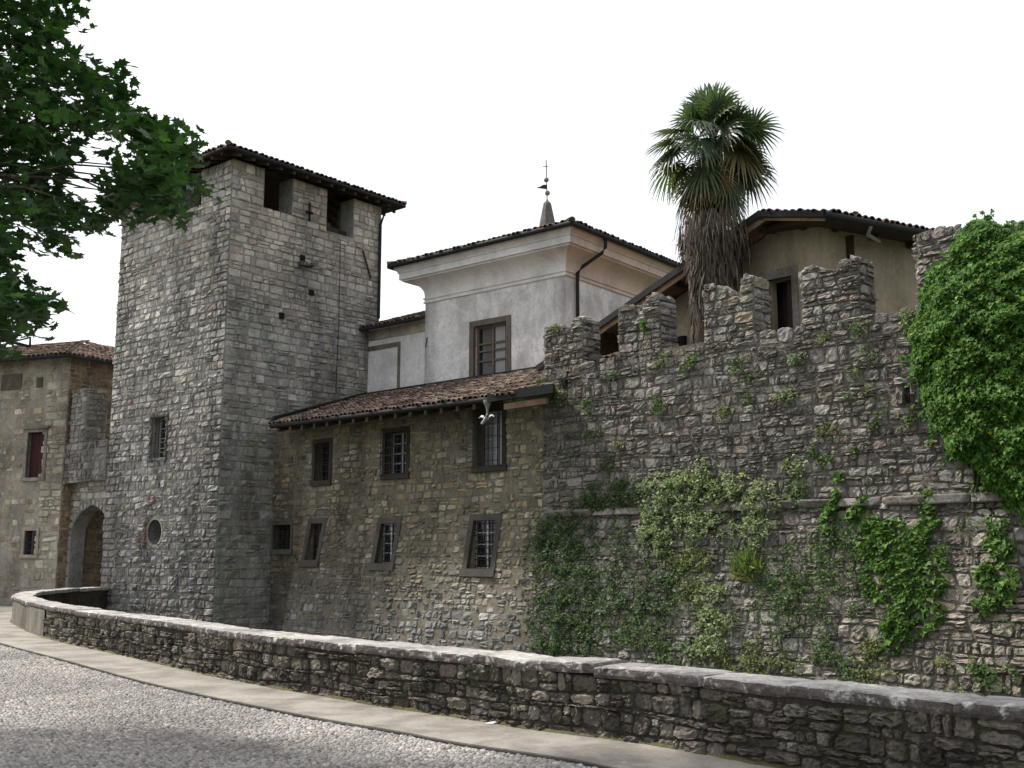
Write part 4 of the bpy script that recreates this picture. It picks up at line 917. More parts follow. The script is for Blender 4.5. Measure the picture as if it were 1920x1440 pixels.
merlon([(1022, 690), (1021, 614), (1040, 611), (1058, 615), (1061, 638), (1070, 632), (1073, 600), (1082, 594), (1093, 598), (1093, 684)], .62, 120)
merlon([(1160, 664), (1160, 577), (1174, 572), (1190, 574), (1193, 591), (1205, 588), (1208, 565), (1218, 554), (1234, 553), (1237, 575), (1240, 652)], .62, 140)
merlon([(1321, 642), (1320, 541), (1340, 537), (1362, 543), (1366, 558), (1386, 556), (1390, 522), (1400, 517), (1412, 518), (1415, 632)], .6, 160)
merlon([(1503, 617), (1503, 505), (1527, 500), (1545, 507), (1568, 507), (1573, 490), (1590, 486), (1609, 482), (1612, 602)], .62, 180)
merlon([(1718, 590), (1718, 440), (1745, 432), (1800, 428), (1900, 424), (1990, 430), (1990, 560)], 1.4, 200, -.25)
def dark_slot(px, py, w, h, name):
    a = CU.pix(px, py); mb = MB(); fbox(mb, CU, a[0] - w / 2, a[0] + w / 2, a[1] - h / 2, a[1] + h / 2, -.05, .085); mb.build(name, MT['void'], cw)  # depth of the opening shown by a black block, shade as colour
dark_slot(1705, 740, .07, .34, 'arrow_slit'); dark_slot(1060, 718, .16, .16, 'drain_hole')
mb = MB(); a = CU.pix(1705, 740); Q = np.array([rect(a[0] - .27, a[0] - .05, a[1] - .2, a[1] + .2), rect(a[0] + .05, a[0] + .25, a[1] - .2, a[1] + .2), rect(a[0] - .3, a[0] + .3, a[1] + .2, a[1] + .36)]); stones(mb, Q, CU.map, cpal, None, .02, (.1, .12), 1, 0, 5, .2); mb.build('slit_jamb', MT['curtain'], cw)

# terrace behind the wall
zter = top[5][1] - .45
mb = MB(); slab(mb, [CU.pt(1.2, zter, -.88), CU.pt(uE - .5, zter, -.88), CU.pt(uE - .5, zter, -9), CU.pt(1.2, zter, -9)], .4); structure(mb.build('terrace', MT['earth']))

# ================================================================== ochre house on the terrace
oh = thing('ochre_house', 'ochre plastered house with wide timber eaves and doorway behind the battlements', 'house', OH.pt(6, zter))
OVF = CU.shift(-2.75)
q1, q2, q3 = OVF.pix(1112, 619), OVF.pix(1427, 400), OVF.pix(1546, 400)
uc = OH.pix(1534, 450)[0]; dl = (1441, 1486); du0, du1 = OH.pix(dl[0], 560)[0], OH.pix(dl[1], 560)[0]; dz1 = OH.pix(1464, 521)[1]
ulow = OH.pix(1232, 600)[0]
def zroof(u): return q1[1] + (q2[1] - q1[1]) * min(1, (u - q1[0]) / (q2[0] - q1[0]))
fac = [(ulow, zter - .1), (uc, zter - .1), (uc, q2[1] - .14), (q2[0], q2[1] - .14), (ulow, zroof(ulow) - .22)]
mb = MB(); prism(mb, [fac, rect(du0, du1, zter - .05, dz1)], fm(OH, 0), fm(OH, -.4), 0)
fac2 = [(q1[0] - 3, zter - 1.), (q1[0], zter - 1.), (ulow + .3, zter - .1), (ulow + .3, zroof(ulow + .3) - .22), (q1[0], q1[1] - .2), (q1[0] - 3, q1[1] - .2)]; prism(mb, [fac2], fm(OH, -2.2), fm(OH, -2.5), 0)
prism(mb, [rect(0, 2.2, zter - .1, zroof(ulow))], lambda u, z: OH.map(np.full(len(u), ulow), z, -u), lambda u, z: OH.map(np.full(len(u), ulow + .3), z, -u), 0)
cpt = OH.pt(uc, 0); OR = Fr(cpt[0], cpt[1], .857, .515)
ze = q2[1] - .14; prism(mb, [rect(0, 8, zter - .1, ze)], fm(OR, -.002), fm(OR, -.4), 0)
mb.build('wall', surf_mat('stained ochre plaster', (.33, .275, .2), 7, .14, .35, .4, (.34, .31, .25), .6, .5, streak=.35), oh)
inn = -OH.n
sl_q = (q2[1] - q1[1]) / (q2[0] - q1[0]); q1 = (q1[0] - 2.2, q1[1] - 2.2 * sl_q)
a1, a2, a3 = OVF.pt(*q1), OVF.pt(*q2), OVF.pt(*q3)
mb = MB(); sl1 = [a1, a2, a2 + inn * 6, a1 + inn * 6]; slab(mb, sl1, .1, 0, (.2, .12, .085))
e4 = OR.pix(1785, 445, .85); a4 = OR.pt(e4[0], e4[1], .85)
up = np.array([0, 0, .55]); sl2 = [a2, a3, a3 + inn * 5 + up, a2 + inn * 5 + up]; slab(mb, sl2, .1, 1); tiles(mb, sl2, a2, a3, seed=206)
in2 = -OR.n; sl3 = planar([a3, a4, a4 + in2 * 5 + up, a3 + in2 * 5 + up], a3, a4, a4 + in2 * 5 + up); slab(mb, sl3, .1, 1); tiles(mb, sl3, a3, a4, .23, .4, .1, seed=207, lift=.05)
orf = mb.build('roof', [MT['tile'], MT['wood']], oh)
mb = MB()
def beam(mb, p, q, w, h, col=(.1, .1, .1), dn=0.):
    p, q = np.array(p, float), np.array(q, float); t = (q - p) / np.linalg.norm(q - p); s = np.cross(t, (0, 0, 1.)); s /= np.linalg.norm(s); v = np.cross(s, t); P = []
    for o_ in (p, q):
        for a, b in ((-w / 2, -h), (w / 2, -h), (w / 2, 0), (-w / 2, 0)): P.append(o_ + s * a + v * (b - dn))
    mb.add(P, [(0, 1, 2, 3), (4, 5, 6, 7), (0, 1, 5, 4), (1, 2, 6, 5), (2, 3, 7, 6), (3, 0, 4, 7)], 0, col)
nO = OH.n * .02
beam(mb, a1 + nO, a2 + nO, .06, .17, dn=-.09); beam(mb, a2 + nO, a3 + nO, .06, .15, dn=-.06); tube(mb, [a3 + (0, 0, -.02), a4 + (0, 0, -.02)], .09, 8); mb.build('gutter', MT['metal'], orf)
mb = MB(); beam(mb, a1 - nO * 3, a2 - nO * 3, .05, .14, dn=.08); beam(mb, a2 - nO * 3, a3 - nO * 3, .05, .07, dn=.1); mb.build('barge_board', MT['wood_light'], orf)
for f in np.linspace(.3, .98, 7): mb = MB(); p = a1 + (a2 - a1) * f + inn * .12; beam(mb, p, p + inn * 1.0, .1, .16, dn=.1); mb.build('rafter', MT['wood'], orf)
for s in (.55, 1.9, 3.3, 4.8): mb = MB(); beam(mb, OR.pt(s, ze - .16, .0), OR.pt(s, ze + .02, .75), .13, .17); mb.build('eave_bracket', MT['wood'], orf)
for s in (.35, 1.9): mb = MB(); beam(mb, OH.pt(uc - s, ze - .1, 0), OH.pt(uc - s, ze + .02, .75), .13, .17); mb.build('eave_bracket', MT['wood'], orf)
mb = MB(); b = OR.pix(1606, 430, .5); tube(mb, [a3 + (a4 - a3) * .34 + (0, 0, -.1), a3 + (a4 - a3) * .34 + (0, 0, -.3) + in2 * .1, OR.pt(1.85, ze - .42, .3)], .05, 8); mb.build('downpipe', MT['zinc'], oh)
mb = MB(); t = .17; fc = (.27, .25, .22)
for a in ((du0 - t - .1, du0, zter, dz1), (du1, du1 + t, zter, dz1), (du0 - t - .1, du1 + t, dz1, dz1 + .24)): fbox(mb, OH, *a, -.1, .03, 0, fc)
dr = mb.build('door', MT['oldwall'], oh)
mb = MB(); fbox(mb, OH, du0 - 1.2, du1 + 1.2, zter - .2, dz1 + 1., -1., -.95); fbox(mb, OH, du0 + .35, du1 + .05, zter, dz1 + .05, -.36, -.31, 0, (.05, .03, .025)); fbox(mb, OH, du0 - .05, du0 + .36, zter, dz1 + .05, -.8, -.75)
for zz in (.35, 1.25, 1.5): fbox(mb, OH, du0 + .42, du1 - .04, zter + zz, zter + zz + .06, -.31, -.29)
mb.build('door_leaf', MT['wood'], dr)
mb = MB(); R0_ = OH.shift(.7)
for u in np.arange(du0 - .3, du1 + .6, .12): tube(mb, [R0_.pt(u, zter, 0), R0_.pt(u, zter + .95, 0)], .012, 5)
tube(mb, [R0_.pt(du0 - .35, zter + .95, 0), R0_.pt(du1 + .6, zter + .95, 0)], .018, 6); mb.build('railing', MT['iron'], oh)
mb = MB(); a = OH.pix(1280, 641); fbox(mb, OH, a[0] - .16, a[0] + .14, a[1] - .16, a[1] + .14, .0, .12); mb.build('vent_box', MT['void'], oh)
# small tiled lean-to glimpsed through the first gap
lt = thing('lean_to', 'small tiled lean-to roof glimpsed through first gap between merlons', 'roof', CU.pt(2.2, zter))
a, b = CU.pix(1118, 668, -1.0), CU.pix(1175, 664, -1.0); A = CU.pt(a[0], a[1] - .12, -1.0); B_ = CU.pt(b[0], a[1] - .12, -1.0); up = -CU.n * 1.6 + np.array([0, 0, .5])
mb = MB(); pts = [A, B_, B_ + up, A + up]; slab(mb, pts, .08, 1); tiles(mb, pts, A, B_, seed=208); mb.build('tile_roof', [MT['tile'], MT['wood']], lt)
mb = MB(); slab(mb, [p - (0, 0, .1) for p in pts], max(.2, a[1] - .2 - zter)); mb.build('support', MT['curtain_mortar'], lt)

# ================================================================== foliage
def frame_from(nrm, tip, g):
    n = nrm / (np.linalg.norm(nrm, axis=1)[:, None] + 1e-9); t = tip - n * (tip * n).sum(1)[:, None]; l = np.linalg.norm(t, axis=1)[:, None]
    t = np.where(l < 1e-3, np.roll(n, 1, 1), t); t = t / (np.linalg.norm(t, axis=1)[:, None] + 1e-9); return n, t, np.cross(t, n)
SH = {}
def half(pts, fold):
    k = len(pts); V = [(x, y, abs(x) * fold) for x, y in pts] + [(-x, y, abs(x) * fold) for x, y in pts[1:-1]]
    F = [list(range(k)), [0] + list(range(2 * k - 3, k - 1, -1))[::-1] + [k - 1]]
    return np.array(V), F
SH['oval'] = half([(0, 0), (.27, .25), (.3, .55), (0, 1)], .25)
SH['ivy'] = half([(0, 0), (.42, -.08), (.5, .28), (.27, .4), (0, 1)], .25)
SH['maple'] = half([(0, 0), (.24, -.16), (.3, .02), (.6, 0), (.5, .2), (.74, .52), (.42, .46), (.36, .58), (.17, .52), (.19, .74), (0, 1.05)], .16)
SH['blade'] = half([(0, 0), (.05, .4), (.035, .75), (0, 1)], .1)
def leaves(mb, pos, nrm, tip, size, shape, cols, g, mat=0):
    V0, F0 = SH[shape]; n, t, s = frame_from(nrm, tip, g); k = len(V0); N = len(pos)
    size = np.broadcast_to(np.asarray(size), (N,))[:, None, None]
    curl = g.normal(0, .12, (N, 1, 1)) * (V0[None, :, 1:2] ** 2)
    V = pos[:, None] + size * (s[:, None] * V0[None, :, 0:1] + t[:, None] * V0[None, :, 1:2] + n[:, None] * (V0[None, :, 2:3] * g.uniform(.2, 1.6, (N, 1, 1)) + curl))
    o = (np.arange(N) * k)[:, None]; base_n = mb.n; mb.V.append(V.reshape(-1, 3)); mb.n += N * k
    for f in F0: mb.G.append((np.array(f)[None] + o + base_n, mat, cols, False))
def inpoly(px, py, poly):
    P = np.array(poly); c = np.zeros(len(px), bool); j = len(P) - 1
    for i in range(len(P)):
        xi, yi = P[i]; xj, yj = P[j]; m = ((yi > py) != (yj > py)) & (px < (xj - xi) * (py - yi) / (yj - yi + 1e-12) + xi); c ^= m; j = i
    return c
def edgedist(px, py, poly):
    P = np.array(poly); d = np.full(len(px), 1e9)
    for i in range(len(P)):
        a, b = P[i], P[(i + 1) % len(P)]; ab = b - a; t = np.clip(((px - a[0]) * ab[0] + (py - a[1]) * ab[1]) / (ab @ ab), 0, 1)
        d = np.minimum(d, np.hypot(px - a[0] - t * ab[0], py - a[1] - t * ab[1]))
    return d
# ---- ivy mass over the corner pier
iv = thing('ivy', 'big dense bright green ivy mass hanging over the corner pier of battlemented wall', 'ivy', CU.pt(uE, MOAT))
ivpx = [(1768, 478), (1783, 440), (1812, 412), (1845, 405), (1872, 418), (1890, 428), (1925, 425), (1990, 450), (2080, 520), (2100, 900), (2060, 1010), (1960, 1000), (1912, 965), (1885, 945), (1835, 908), (1812, 878), (1770, 845), (1742, 812), (1735, 775), (1712, 745), (1722, 715), (1700, 690), (1692, 630), (1712, 575), (1722, 520), (1742, 488)]
ip = CU.poly(ivpx, .45)
g = np.random.default_rng(77); A = np.array(ip); N = 76000
u = g.uniform(A[:, 0].min() - .1, A[:, 0].max() + .1, N); z = g.uniform(A[:, 1].min() - .1, A[:, 1].max() + .1, N)
du = .1 * vnoise(u * 3, z * 3, 1.); dz = .1 * vnoise(u * 3, z * 3, 4.); k = inpoly(u + du, z + dz, ip); u, z = u[k], z[k]; ed = edgedist(u + du[k], z + dz[k], ip)
cl = vnoise(u * 2.2, z * 3.2, 2.) + .6 * vnoise(u * 5, z * 6.5, 3.); frac = g.random(len(u)) ** .35
dep = (.1 + .85 * np.sqrt(np.clip(ed / 1.3, 0, 1)) * (1 + .12 * cl)) * frac + .07 * cl * np.clip(ed * 3, 0, 1)
pos = CU.map(u, z, np.maximum(dep, .04)); N = len(u)
# wrap around the corner of the pier
nr = CU.n * 1. + np.array([0, 0, .75]) + g.normal(0, .45, (N, 3)); tip = np.array([0, 0, -1.]) + CU.n * .55 + g.normal(0, .45, (N, 3))
# stray shoots round the rim
su, sz_, sd_ = [], [], []
ctr = A.mean(0)
for i in range(70):
    j = g.integers(0, len(A)); t = g.random(); p = A[j] * (1 - t) + A[(j + 1) % len(A)] * t; o_ = p - ctr; o_ = o_ / np.linalg.norm(o_) + np.array([0, -.4]); L = g.uniform(.1, .42)
    for e in np.arange(0, L, .022): su.append(p[0] + o_[0] * (e - .05) + .04 * math.sin(e * 14 + i)); sz_.append(p[1] + o_[1] * (e - .05) + .03 * math.sin(e * 11 + i)); sd_.append(g.uniform(.03, .14))
pos = np.concatenate([pos, CU.map(np.array(su), np.array(sz_), np.array(sd_))]); n2 = len(su); N += n2
nr = np.concatenate([nr, CU.n + np.array([0, 0, .5]) + g.normal(0, .5, (n2, 3))]); tip = np.concatenate([tip, np.array([0, 0, -1.]) + g.normal(0, .6, (n2, 3))])
P = np.array([(.05, .122, .018), (.07, .158, .023), (.1, .2, .032), (.036, .09, .016), (.14, .225, .042)]); c = P[g.choice(5, N, p=[.3, .28, .2, .17, .05])] * (1 + g.normal(0, .15, N))[:, None]
yl = g.random(N) < .008; c[yl] = (.3, .26, .03)
mb = MB(); leaves(mb, pos, nr, tip, g.uniform(.042, .09, N), 'ivy', np.clip(c, .005, .5), g); mb.build('foliage', MT['leaf'], iv)
mb = MB(); g = np.random.default_rng(78)
for i in range(14):
    a = CU.pix(g.uniform(1800, 1960), g.uniform(880, 960)); b = (a[0] + g.normal(0, .5), CU.pix(1850, 470)[1])
    pts = [CU.pt(a[0] + (b[0] - a[0]) * t + .1 * math.sin(t * 9 + i), a[1] + (b[1] - a[1]) * t, .06 + .1 * math.sin(t * 3.1)) for t in np.linspace(0, 1, 9)]; tube(mb, pts, np.linspace(.035, .012, 9), 6)
mb.build('stems', MT['bark'], iv)
# ---- plants rooted in the wall
KIND = {'dark': ([(.06, .1, .045), (.08, .125, .055), (.042, .072, .034), (.11, .15, .07)], 'oval', (.035, .07)), 'mid': ([(.085, .14, .05), (.11, .165, .06), (.06, .105, .036)], 'oval', (.03, .065)),
        'pale': ([(.18, .23, .12), (.23, .27, .155), (.12, .17, .07), (.29, .32, .2)], 'oval', (.035, .075)), 'yellow': ([(.14, .17, .06), (.18, .2, .08), (.1, .13, .045)], 'oval', (.03, .065)),
        'ivy': ([(.07, .14, .03), (.1, .18, .042), (.05, .1, .024), (.13, .21, .06)], 'ivy', (.06, .11)), 'grass': ([(.09, .14, .05), (.13, .17, .07), (.12, .16, .06), (.1, .15, .055), (.24, .24, .05)], 'blade', (.2, .38))}
def wall_plant(label, kind, ells, dens=1., thick=.22, group='plants growing from the wall', cat='wall plant', seed=0, name='wall_plant'):
    g = np.random.default_rng(seed + 1000); cols, shp, sz = KIND[kind]; U = []; Z = []; D = []
    for px, py, rx, ry in ells:
        bat = py > 955; c = CU.pix(px, py, 0, ZC, KC) if bat else CU.pix(px, py)
        e = CU.pix(px + rx, py, 0, ZC, KC) if bat else CU.pix(px + rx, py); f = CU.pix(px, py - ry, 0, ZC, KC) if bat else CU.pix(px, py - ry)
        ru, rz = abs(e[0] - c[0]), abs(f[1] - c[1]); n = int((2400 if len(ells) > 1 else 2400) * ru * rz * 3.14 * dens) + 12
        r = np.sqrt(g.random(n)); a = g.uniform(0, 6.28, n); x = c[0] + ru * r * np.cos(a) * 1.4; y = c[1] + rz * r * np.sin(a) * 1.35
        keep = vnoise(x * 3.6, y * 3.6, seed) * .75 + vnoise(x * 8.5, y * 8.5, seed + 2.) * .7 + g.normal(0, .18, n) + (1 - r) * .85 - .3 > 0
        x, y, r = x[keep], y[keep], r[keep]; U.append(x); Z.append(y); D.append(min(thick, .25 + ru) * np.sqrt(np.clip(1.05 - r * r, 0, 1)) * (.55 + .45 * vnoise(x * 6, y * 6, seed + 1.)) * g.random(len(x)) ** .6 + .03)
    U, Z, D = map(np.concatenate, (U, Z, D)); N = len(U); pos = CU.map(U, Z, D + basec(Z))
    C = np.array(cols); c = np.clip(C[g.integers(0, len(C), N)] * (1 + g.normal(0, .18, N))[:, None], .005, .6)
    nr = CU.n * .7 + np.array([0, 0, .7]) + g.normal(0, .55, (N, 3)); tip = np.array([0, 0, -.5 if kind in ('ivy',) else .25]) + CU.n * .5 + g.normal(0, .8, (N, 3))
    if kind == 'grass': tip = np.array([0, 0, 1.]) + CU.n * .5 + g.normal(0, .35, (N, 3)); nr = CU.n + g.normal(0, .5, (N, 3))
    l = thing(name, label, cat, CU.pt(float(U.mean()), float(Z.min()), float(basec(Z.min()))), group)
    mb = MB(); leaves(mb, pos, nr, tip, g.uniform(*sz, N) * g.choice([.8, 1., 1.3], N), shp, c, g); mb.build('foliage', MT['leaf'], l)
    mb = MB()
    for i in range(min(10, 2 + len(ells) * 2)):
        j = g.integers(0, N); j2 = g.integers(0, N); p = CU.map(U[[j]], Z[[j]], D[[j]] * .5 + basec(Z[[j]]))[0]; c0 = CU.pt(float(U.mean()), float(Z.mean()), 0); c0 = CU.pt(*[float(np.dot(c0 - CU.o, CU.U)), c0[2], float(basec(c0[2]))]); tube(mb, [c0, (c0 + p) / 2 + CU.n * .03, p], .006, 4)
    mb.build('stem', MT['bark'], l); return l
BIG = [
 ('tall dark green creeper climbing left edge of the battered wall', 'dark', [(1050, 1025, 40, 58), (1072, 985, 42, 32), (1012, 1020, 22, 40), (1075, 1095, 36, 60), (1050, 1165, 48, 50), (1035, 1205, 40, 18), (1110, 1190, 40, 30)], .95),
 ('dark green bush straddling the string course near its left end', 'dark', [(1150, 932, 50, 26), (1112, 938, 22, 20), (1185, 915, 22, 15)], 1.2),
 ('largest pale green bush bulging over the string course', 'pale', [(1270, 930, 58, 42), (1232, 985, 25, 40), (1245, 1010, 18, 28), (1300, 905, 35, 20)], 1.5),
 ('greener bush merging into right side of the largest pale bush', 'pale', [(1340, 925, 38, 38), (1310, 975, 40, 30), (1345, 985, 22, 25), (1320, 880, 12, 20)], 1.2),
 ('pale shaggy bush on string course above the yellow flowered tuft', 'pale', [(1425, 935, 42, 32), (1415, 985, 34, 34), (1385, 915, 18, 25)], 1.1),
 ('yellowish green climber halfway down the battered wall', 'yellow', [(1272, 1045, 28, 28), (1300, 1075, 26, 45), (1315, 1040, 20, 20)], 1.2),
 ('thin dark growth spread under the dark bush on the ledge', 'dark', [(1175, 1030, 50, 32), (1130, 1075, 40, 26), (1165, 990, 20, 22)], .5),
 ('loose dark green growth low on the wall beside the dark creeper', 'dark', [(1205, 1110, 55, 34), (1250, 1080, 30, 28), (1150, 1130, 40, 28), (1240, 1140, 26, 30)], .75),
 ('pale green plant below the yellowish climber', 'pale', [(1340, 1115, 24, 34), (1345, 1175, 30, 38), (1330, 1215, 26, 26)], 1.),
 ('grassy tuft with yellow flowers sticking out of the battered wall', 'grass', [(1405, 1075, 18, 22)], 1.1),
 ('spreading mid green mat right of the yellow flowered tuft', 'mid', [(1470, 1070, 45, 36), (1515, 1105, 50, 36), (1465, 1115, 40, 28), (1545, 1065, 35, 22)], .8),
 ('large glossy heart shaped ivy patch on the battered wall', 'ivy', [(1695, 1070, 62, 62), (1655, 1015, 42, 36), (1640, 985, 16, 24), (1715, 1130, 42, 55), (1690, 1175, 26, 22), (1730, 1020, 24, 30), (1745, 985, 14, 30), (1740, 945, 16, 22), (1670, 1205, 18, 20)], 1.1),
 ('narrow ivy strands crossing the string course left of the heart shaped patch', 'ivy', [(1575, 915, 8, 24), (1568, 950, 12, 20), (1555, 975, 10, 26), (1605, 965, 12, 14), (1618, 945, 8, 12)], 1.2),
 ('sparse green plant hanging under the narrow ivy strands', 'mid', [(1575, 1000, 36, 24), (1545, 1015, 22, 30), (1600, 1020, 18, 22)], .9),
 ('green growth at the foot of the wall beside the dark creeper', 'mid', [(1215, 1185, 40, 30), (1180, 1180, 25, 24), (1265, 1225, 50, 22)], .9),
 ('low green fringe along the coping below the yellow flowered tuft', 'yellow', [(1385, 1250, 55, 18), (1445, 1245, 50, 20), (1420, 1215, 22, 18)], .9),
 ('upright yellowish plant at the wall foot below the heart shaped ivy', 'yellow', [(1645, 1245, 28, 30), (1640, 1215, 20, 22)], 1.2),
 ('bushy green plant low on wall left of the upright yellowish plant', 'mid', [(1570, 1240, 32, 26), (1545, 1215, 22, 22), (1600, 1260, 25, 18)], .9),
 ('dark green strands below the spreading mid green mat', 'dark', [(1490, 1165, 26, 30), (1470, 1200, 22, 18), (1555, 1165, 16, 26)], .7),
 ('small yellowish tuft alone near the foot of the wall corner', 'yellow', [(1778, 1240, 17, 16)], 1.2),
 ('green bush at the foot of the wall corner touching the coping', 'mid', [(1865, 1268, 36, 24), (1835, 1250, 16, 14)], 1.1),
 ('loose ivy trails running down the rounded wall corner', 'ivy', [(1868, 985, 18, 14), (1875, 1030, 22, 26), (1858, 1090, 22, 34), (1890, 1100, 18, 30), (1850, 1130, 20, 18)], .9),
 ('small plant on the string course right of the shaggy pale bush', 'mid', [(1502, 928, 17, 24)], 1.2),
 ('sparse dark weeds between spreading mat and heart shaped ivy', 'mid', [(1600, 1095, 22, 26), (1585, 1060, 20, 18), (1605, 1135, 18, 16)], .6),
]
for i, (lab, kd, el, dn) in enumerate(BIG): wall_plant(lab, kd, el, dn, .4 if kd == 'pale' else .26 if kd == 'dark' else .2, seed=i)
p9 = CU.pt(*CU.pix(1410, 1062, 0, ZC, KC)); 
TUF = [((1242, 677, 15, 13), 'yellow', 'weed tuft just below the second merlon'), ((1297, 682, 17, 15), 'mid', 'weed tuft under the gap right of the second merlon'), ((1240, 754, 13, 18), 'mid', 'hanging weed tuft well below the second merlon'),
 ((1151, 703, 11, 10), 'mid', 'weed tuft below the first gap between merlons'), ((1384, 688, 17, 15), 'mid', 'weed tuft just under the third merlon'), ((1360, 773, 17, 13), 'yellow', 'low spreading weed tuft far below the third merlon'),
 ((1409, 713, 12, 12), 'mid', 'smaller weed right below the tuft under the third merlon'), ((1112, 815, 14, 12), 'mid', 'weed tuft high on the wall near the wing roof end'), ((1157, 838, 13, 10), 'yellow', 'yellowish weed left of centre above the dark ledge bush'),
 ((1051, 745, 14, 16), 'pale', 'pale weed hanging beside the drain hole'), ((1021, 722, 16, 13), 'dark', 'dark leafy clump in the corner under the wing roof end'), ((1140, 870, 10, 14), 'mid', 'small upright weed just above the dark ledge bush'),
 ((1104, 764, 11, 11), 'mid', 'tiny weed between drain hole and first gap'), ((1405, 743, 10, 10), 'mid', 'tiny weed low under the gap right of third merlon'), ((1611, 618, 18, 16), 'mid', 'round weed tuft just under the fourth merlon'),
 ((1627, 669, 14, 16), 'mid', 'weed tuft below the round tuft under fourth merlon'), ((1542, 634, 14, 9), 'yellow', 'flat yellowish weed under left half of the fourth merlon'), ((1606, 698, 14, 8), 'yellow', 'flat yellowish weed midway under the fourth merlon'),
 ((1497, 672, 13, 11), 'mid', 'weed tuft below the doorway gap'), ((1476, 741, 20, 13), 'pale', 'widest pale weed clump midway down below the doorway gap'), ((1584, 745, 11, 11), 'mid', 'weed tuft left of the arrow slit'),
 ((1635, 732, 12, 11), 'yellow', 'yellowish weed nearest the arrow slit'), ((1553, 810, 18, 17), 'yellow', 'biggest yellowish tuft in the middle of the right wall'), ((1696, 788, 17, 14), 'mid', 'weed tuft below the arrow slit beside the ivy'),
 ((1638, 800, 14, 8), 'mid', 'flat weed left of the tuft below the arrow slit'), ((1598, 842, 11, 10), 'mid', 'small weed just above the string course strands'), ((1553, 862, 14, 11), 'mid', 'weed tuft under the biggest yellowish tuft'),
 ((1653, 777, 9, 8), 'mid', 'tiny weed above the flat weed left of ivy'), ((1523, 846, 11, 11), 'mid', 'weed left of the tuft under the biggest yellowish tuft'), ((1492, 875, 18, 18), 'pale', 'pale weed clump above the small string course plant'),
 ((1703, 600, 13, 20), 'pale', 'pale shrubby clump on wall top beside the ivy'), ((1213, 611, 9, 8), 'ivy', 'bright green sprig on face of the second merlon'), ((1043, 614, 15, 6), 'yellow', 'mossy plant on top of the first merlon')]
for i, (e, kd, lab) in enumerate(TUF): wall_plant(lab, kd, [e], 1.1, .14, 'weed tufts on the upper wall', 'weed', 60 + i, 'weed_tuft')
# thin unclear growth in the joints of the battered foot
g = np.random.default_rng(500); N = 80000; u = g.uniform(.0, uE + .8, N); z = g.uniform(-1.2, ZC - .1, N); k = vnoise(u * 1.3, z * 1.5, 9.) + .5 * vnoise(u * 4, z * 5, 3.) + .5 * vnoise(u * 11, z * 12, 6.) + g.normal(0, .3, N) > .7 + .25 * smooth((u - 7) / 3); u, z = u[k], z[k]; N = len(u)
C = np.array([(.07, .115, .04), (.1, .15, .055), (.13, .17, .075)]); c = C[g.integers(0, 3, N)] * (1 + g.normal(0, .2, N))[:, None]
mb = MB(); leaves(mb, CU.map(u, z, basec(z) + g.uniform(.01, .1, N)), CU.n + np.array([0, 0, .6]) + g.normal(0, .5, (N, 3)), np.array([0, 0, .2]) + CU.n + g.normal(0, .7, (N, 3)), g.uniform(.025, .055, N), 'oval', np.clip(c, .01, .5), g)
tag(mb.build('creeping_greenery', MT['leaf']), 'thin creeping greenery in the joints of battered wall foot', 'greenery', None, 'stuff')

# ================================================================== fan palm
pb = at_depth(1330, 620, 26.2); pc = at_depth(1335, 276, 26.2)
pm = thing('fan_palm', 'tall fan palm with shaggy skirt of dead leaves behind the battlements', 'palm', (pb[0], pb[1], zter))
mb = MB(); tube(mb, [(pb[0], pb[1], zter - .05), (pb[0], pb[1], zter + 1.5), (pc[0], pc[1], pc[2] - .2), (pc[0], pc[1], pc[2] + .2)], [.2, .19, .17, .1], 12); mb.build('trunk', MT['bark'], pm)
g = np.random.default_rng(31)
def frond(az, el, pet, r, green, droop, parent, name='frond', bend=.7, low=0.):
    mb = MB(); d = np.array([math.cos(az) * math.cos(el), math.sin(az) * math.cos(el), math.sin(el)]); o = pc + np.array([0, 0, g.uniform(-.25, .15) - low])
    hub = o + d * pet + np.array([0, 0, -.12 * pet * math.cos(el)]); mid = o + d * pet * .5; tube(mb, [o, mid, hub], [.02, .016, .013], 5, 0, (.09, .12, .04) if green > .3 else (.2, .14, .07))
    # petiole direction at hub, side and fan normal
    t = d + np.array([0, 0, -bend * math.cos(el)]); t /= np.linalg.norm(t); s = np.cross(t, (0, 0, 1.)); s = s / (np.linalg.norm(s) + 1e-6) if np.linalg.norm(s) > .05 else np.array([1., 0, 0]); s = s + g.normal(0, .6, 3); s -= t * (s @ t); s /= np.linalg.norm(s); n = np.cross(s, t)
    tone = g.uniform(.65, 1.5); K = 32; V = []; F = []; C = []; q = 0
    for i in range(K):
        w = (i - (K - 1) / 2) / (K - 1) * R(292) + g.normal(0, .025); L = r * (1 - .28 * abs(w / 2.55) ** 2) * g.uniform(.9, 1.06); a = t * math.cos(w) + s * math.sin(w); b = np.cross(n, a)
        fold = n * .012 * (1 if i % 2 else -1)
        for e, wd in ((.05, .006), (.3, .026), (.6, .024), (.85, .012), (1., .002)):
            p = hub + a * L * e + n * (.12 * (1 - math.cos(w)) * e * r * .3) + np.array([0, 0, -droop * (L * e) ** 2.2 * (1 + 2.2 * max(0, e - .6))]) + fold * (1 - e)
            V += [p - b * wd * (r / .7) - n * wd * .35, p + b * wd * (r / .7) + n * wd * .35 * (1 if i % 2 else -1)]
        for k in range(4): F.append((q + 2 * k, q + 2 * k + 1, q + 2 * k + 3, q + 2 * k + 2))
        gc = np.array((.04, .066, .038)) * g.uniform(.85, 1.15) * tone; bc = np.array((.26, .19, .09)) * g.uniform(.7, 1.2); f_ = np.clip(green + g.normal(0, .08), 0, 1)
        C += [gc * f_ + bc * (1 - f_) if k < 3 else (gc * f_ * .7 + bc * (1 - f_ * .7)) for k in range(4)]; q += 10
    mb.add(V, F, 0, np.clip(C, .005, .6)); mb.build(name, MT['palm'], parent)
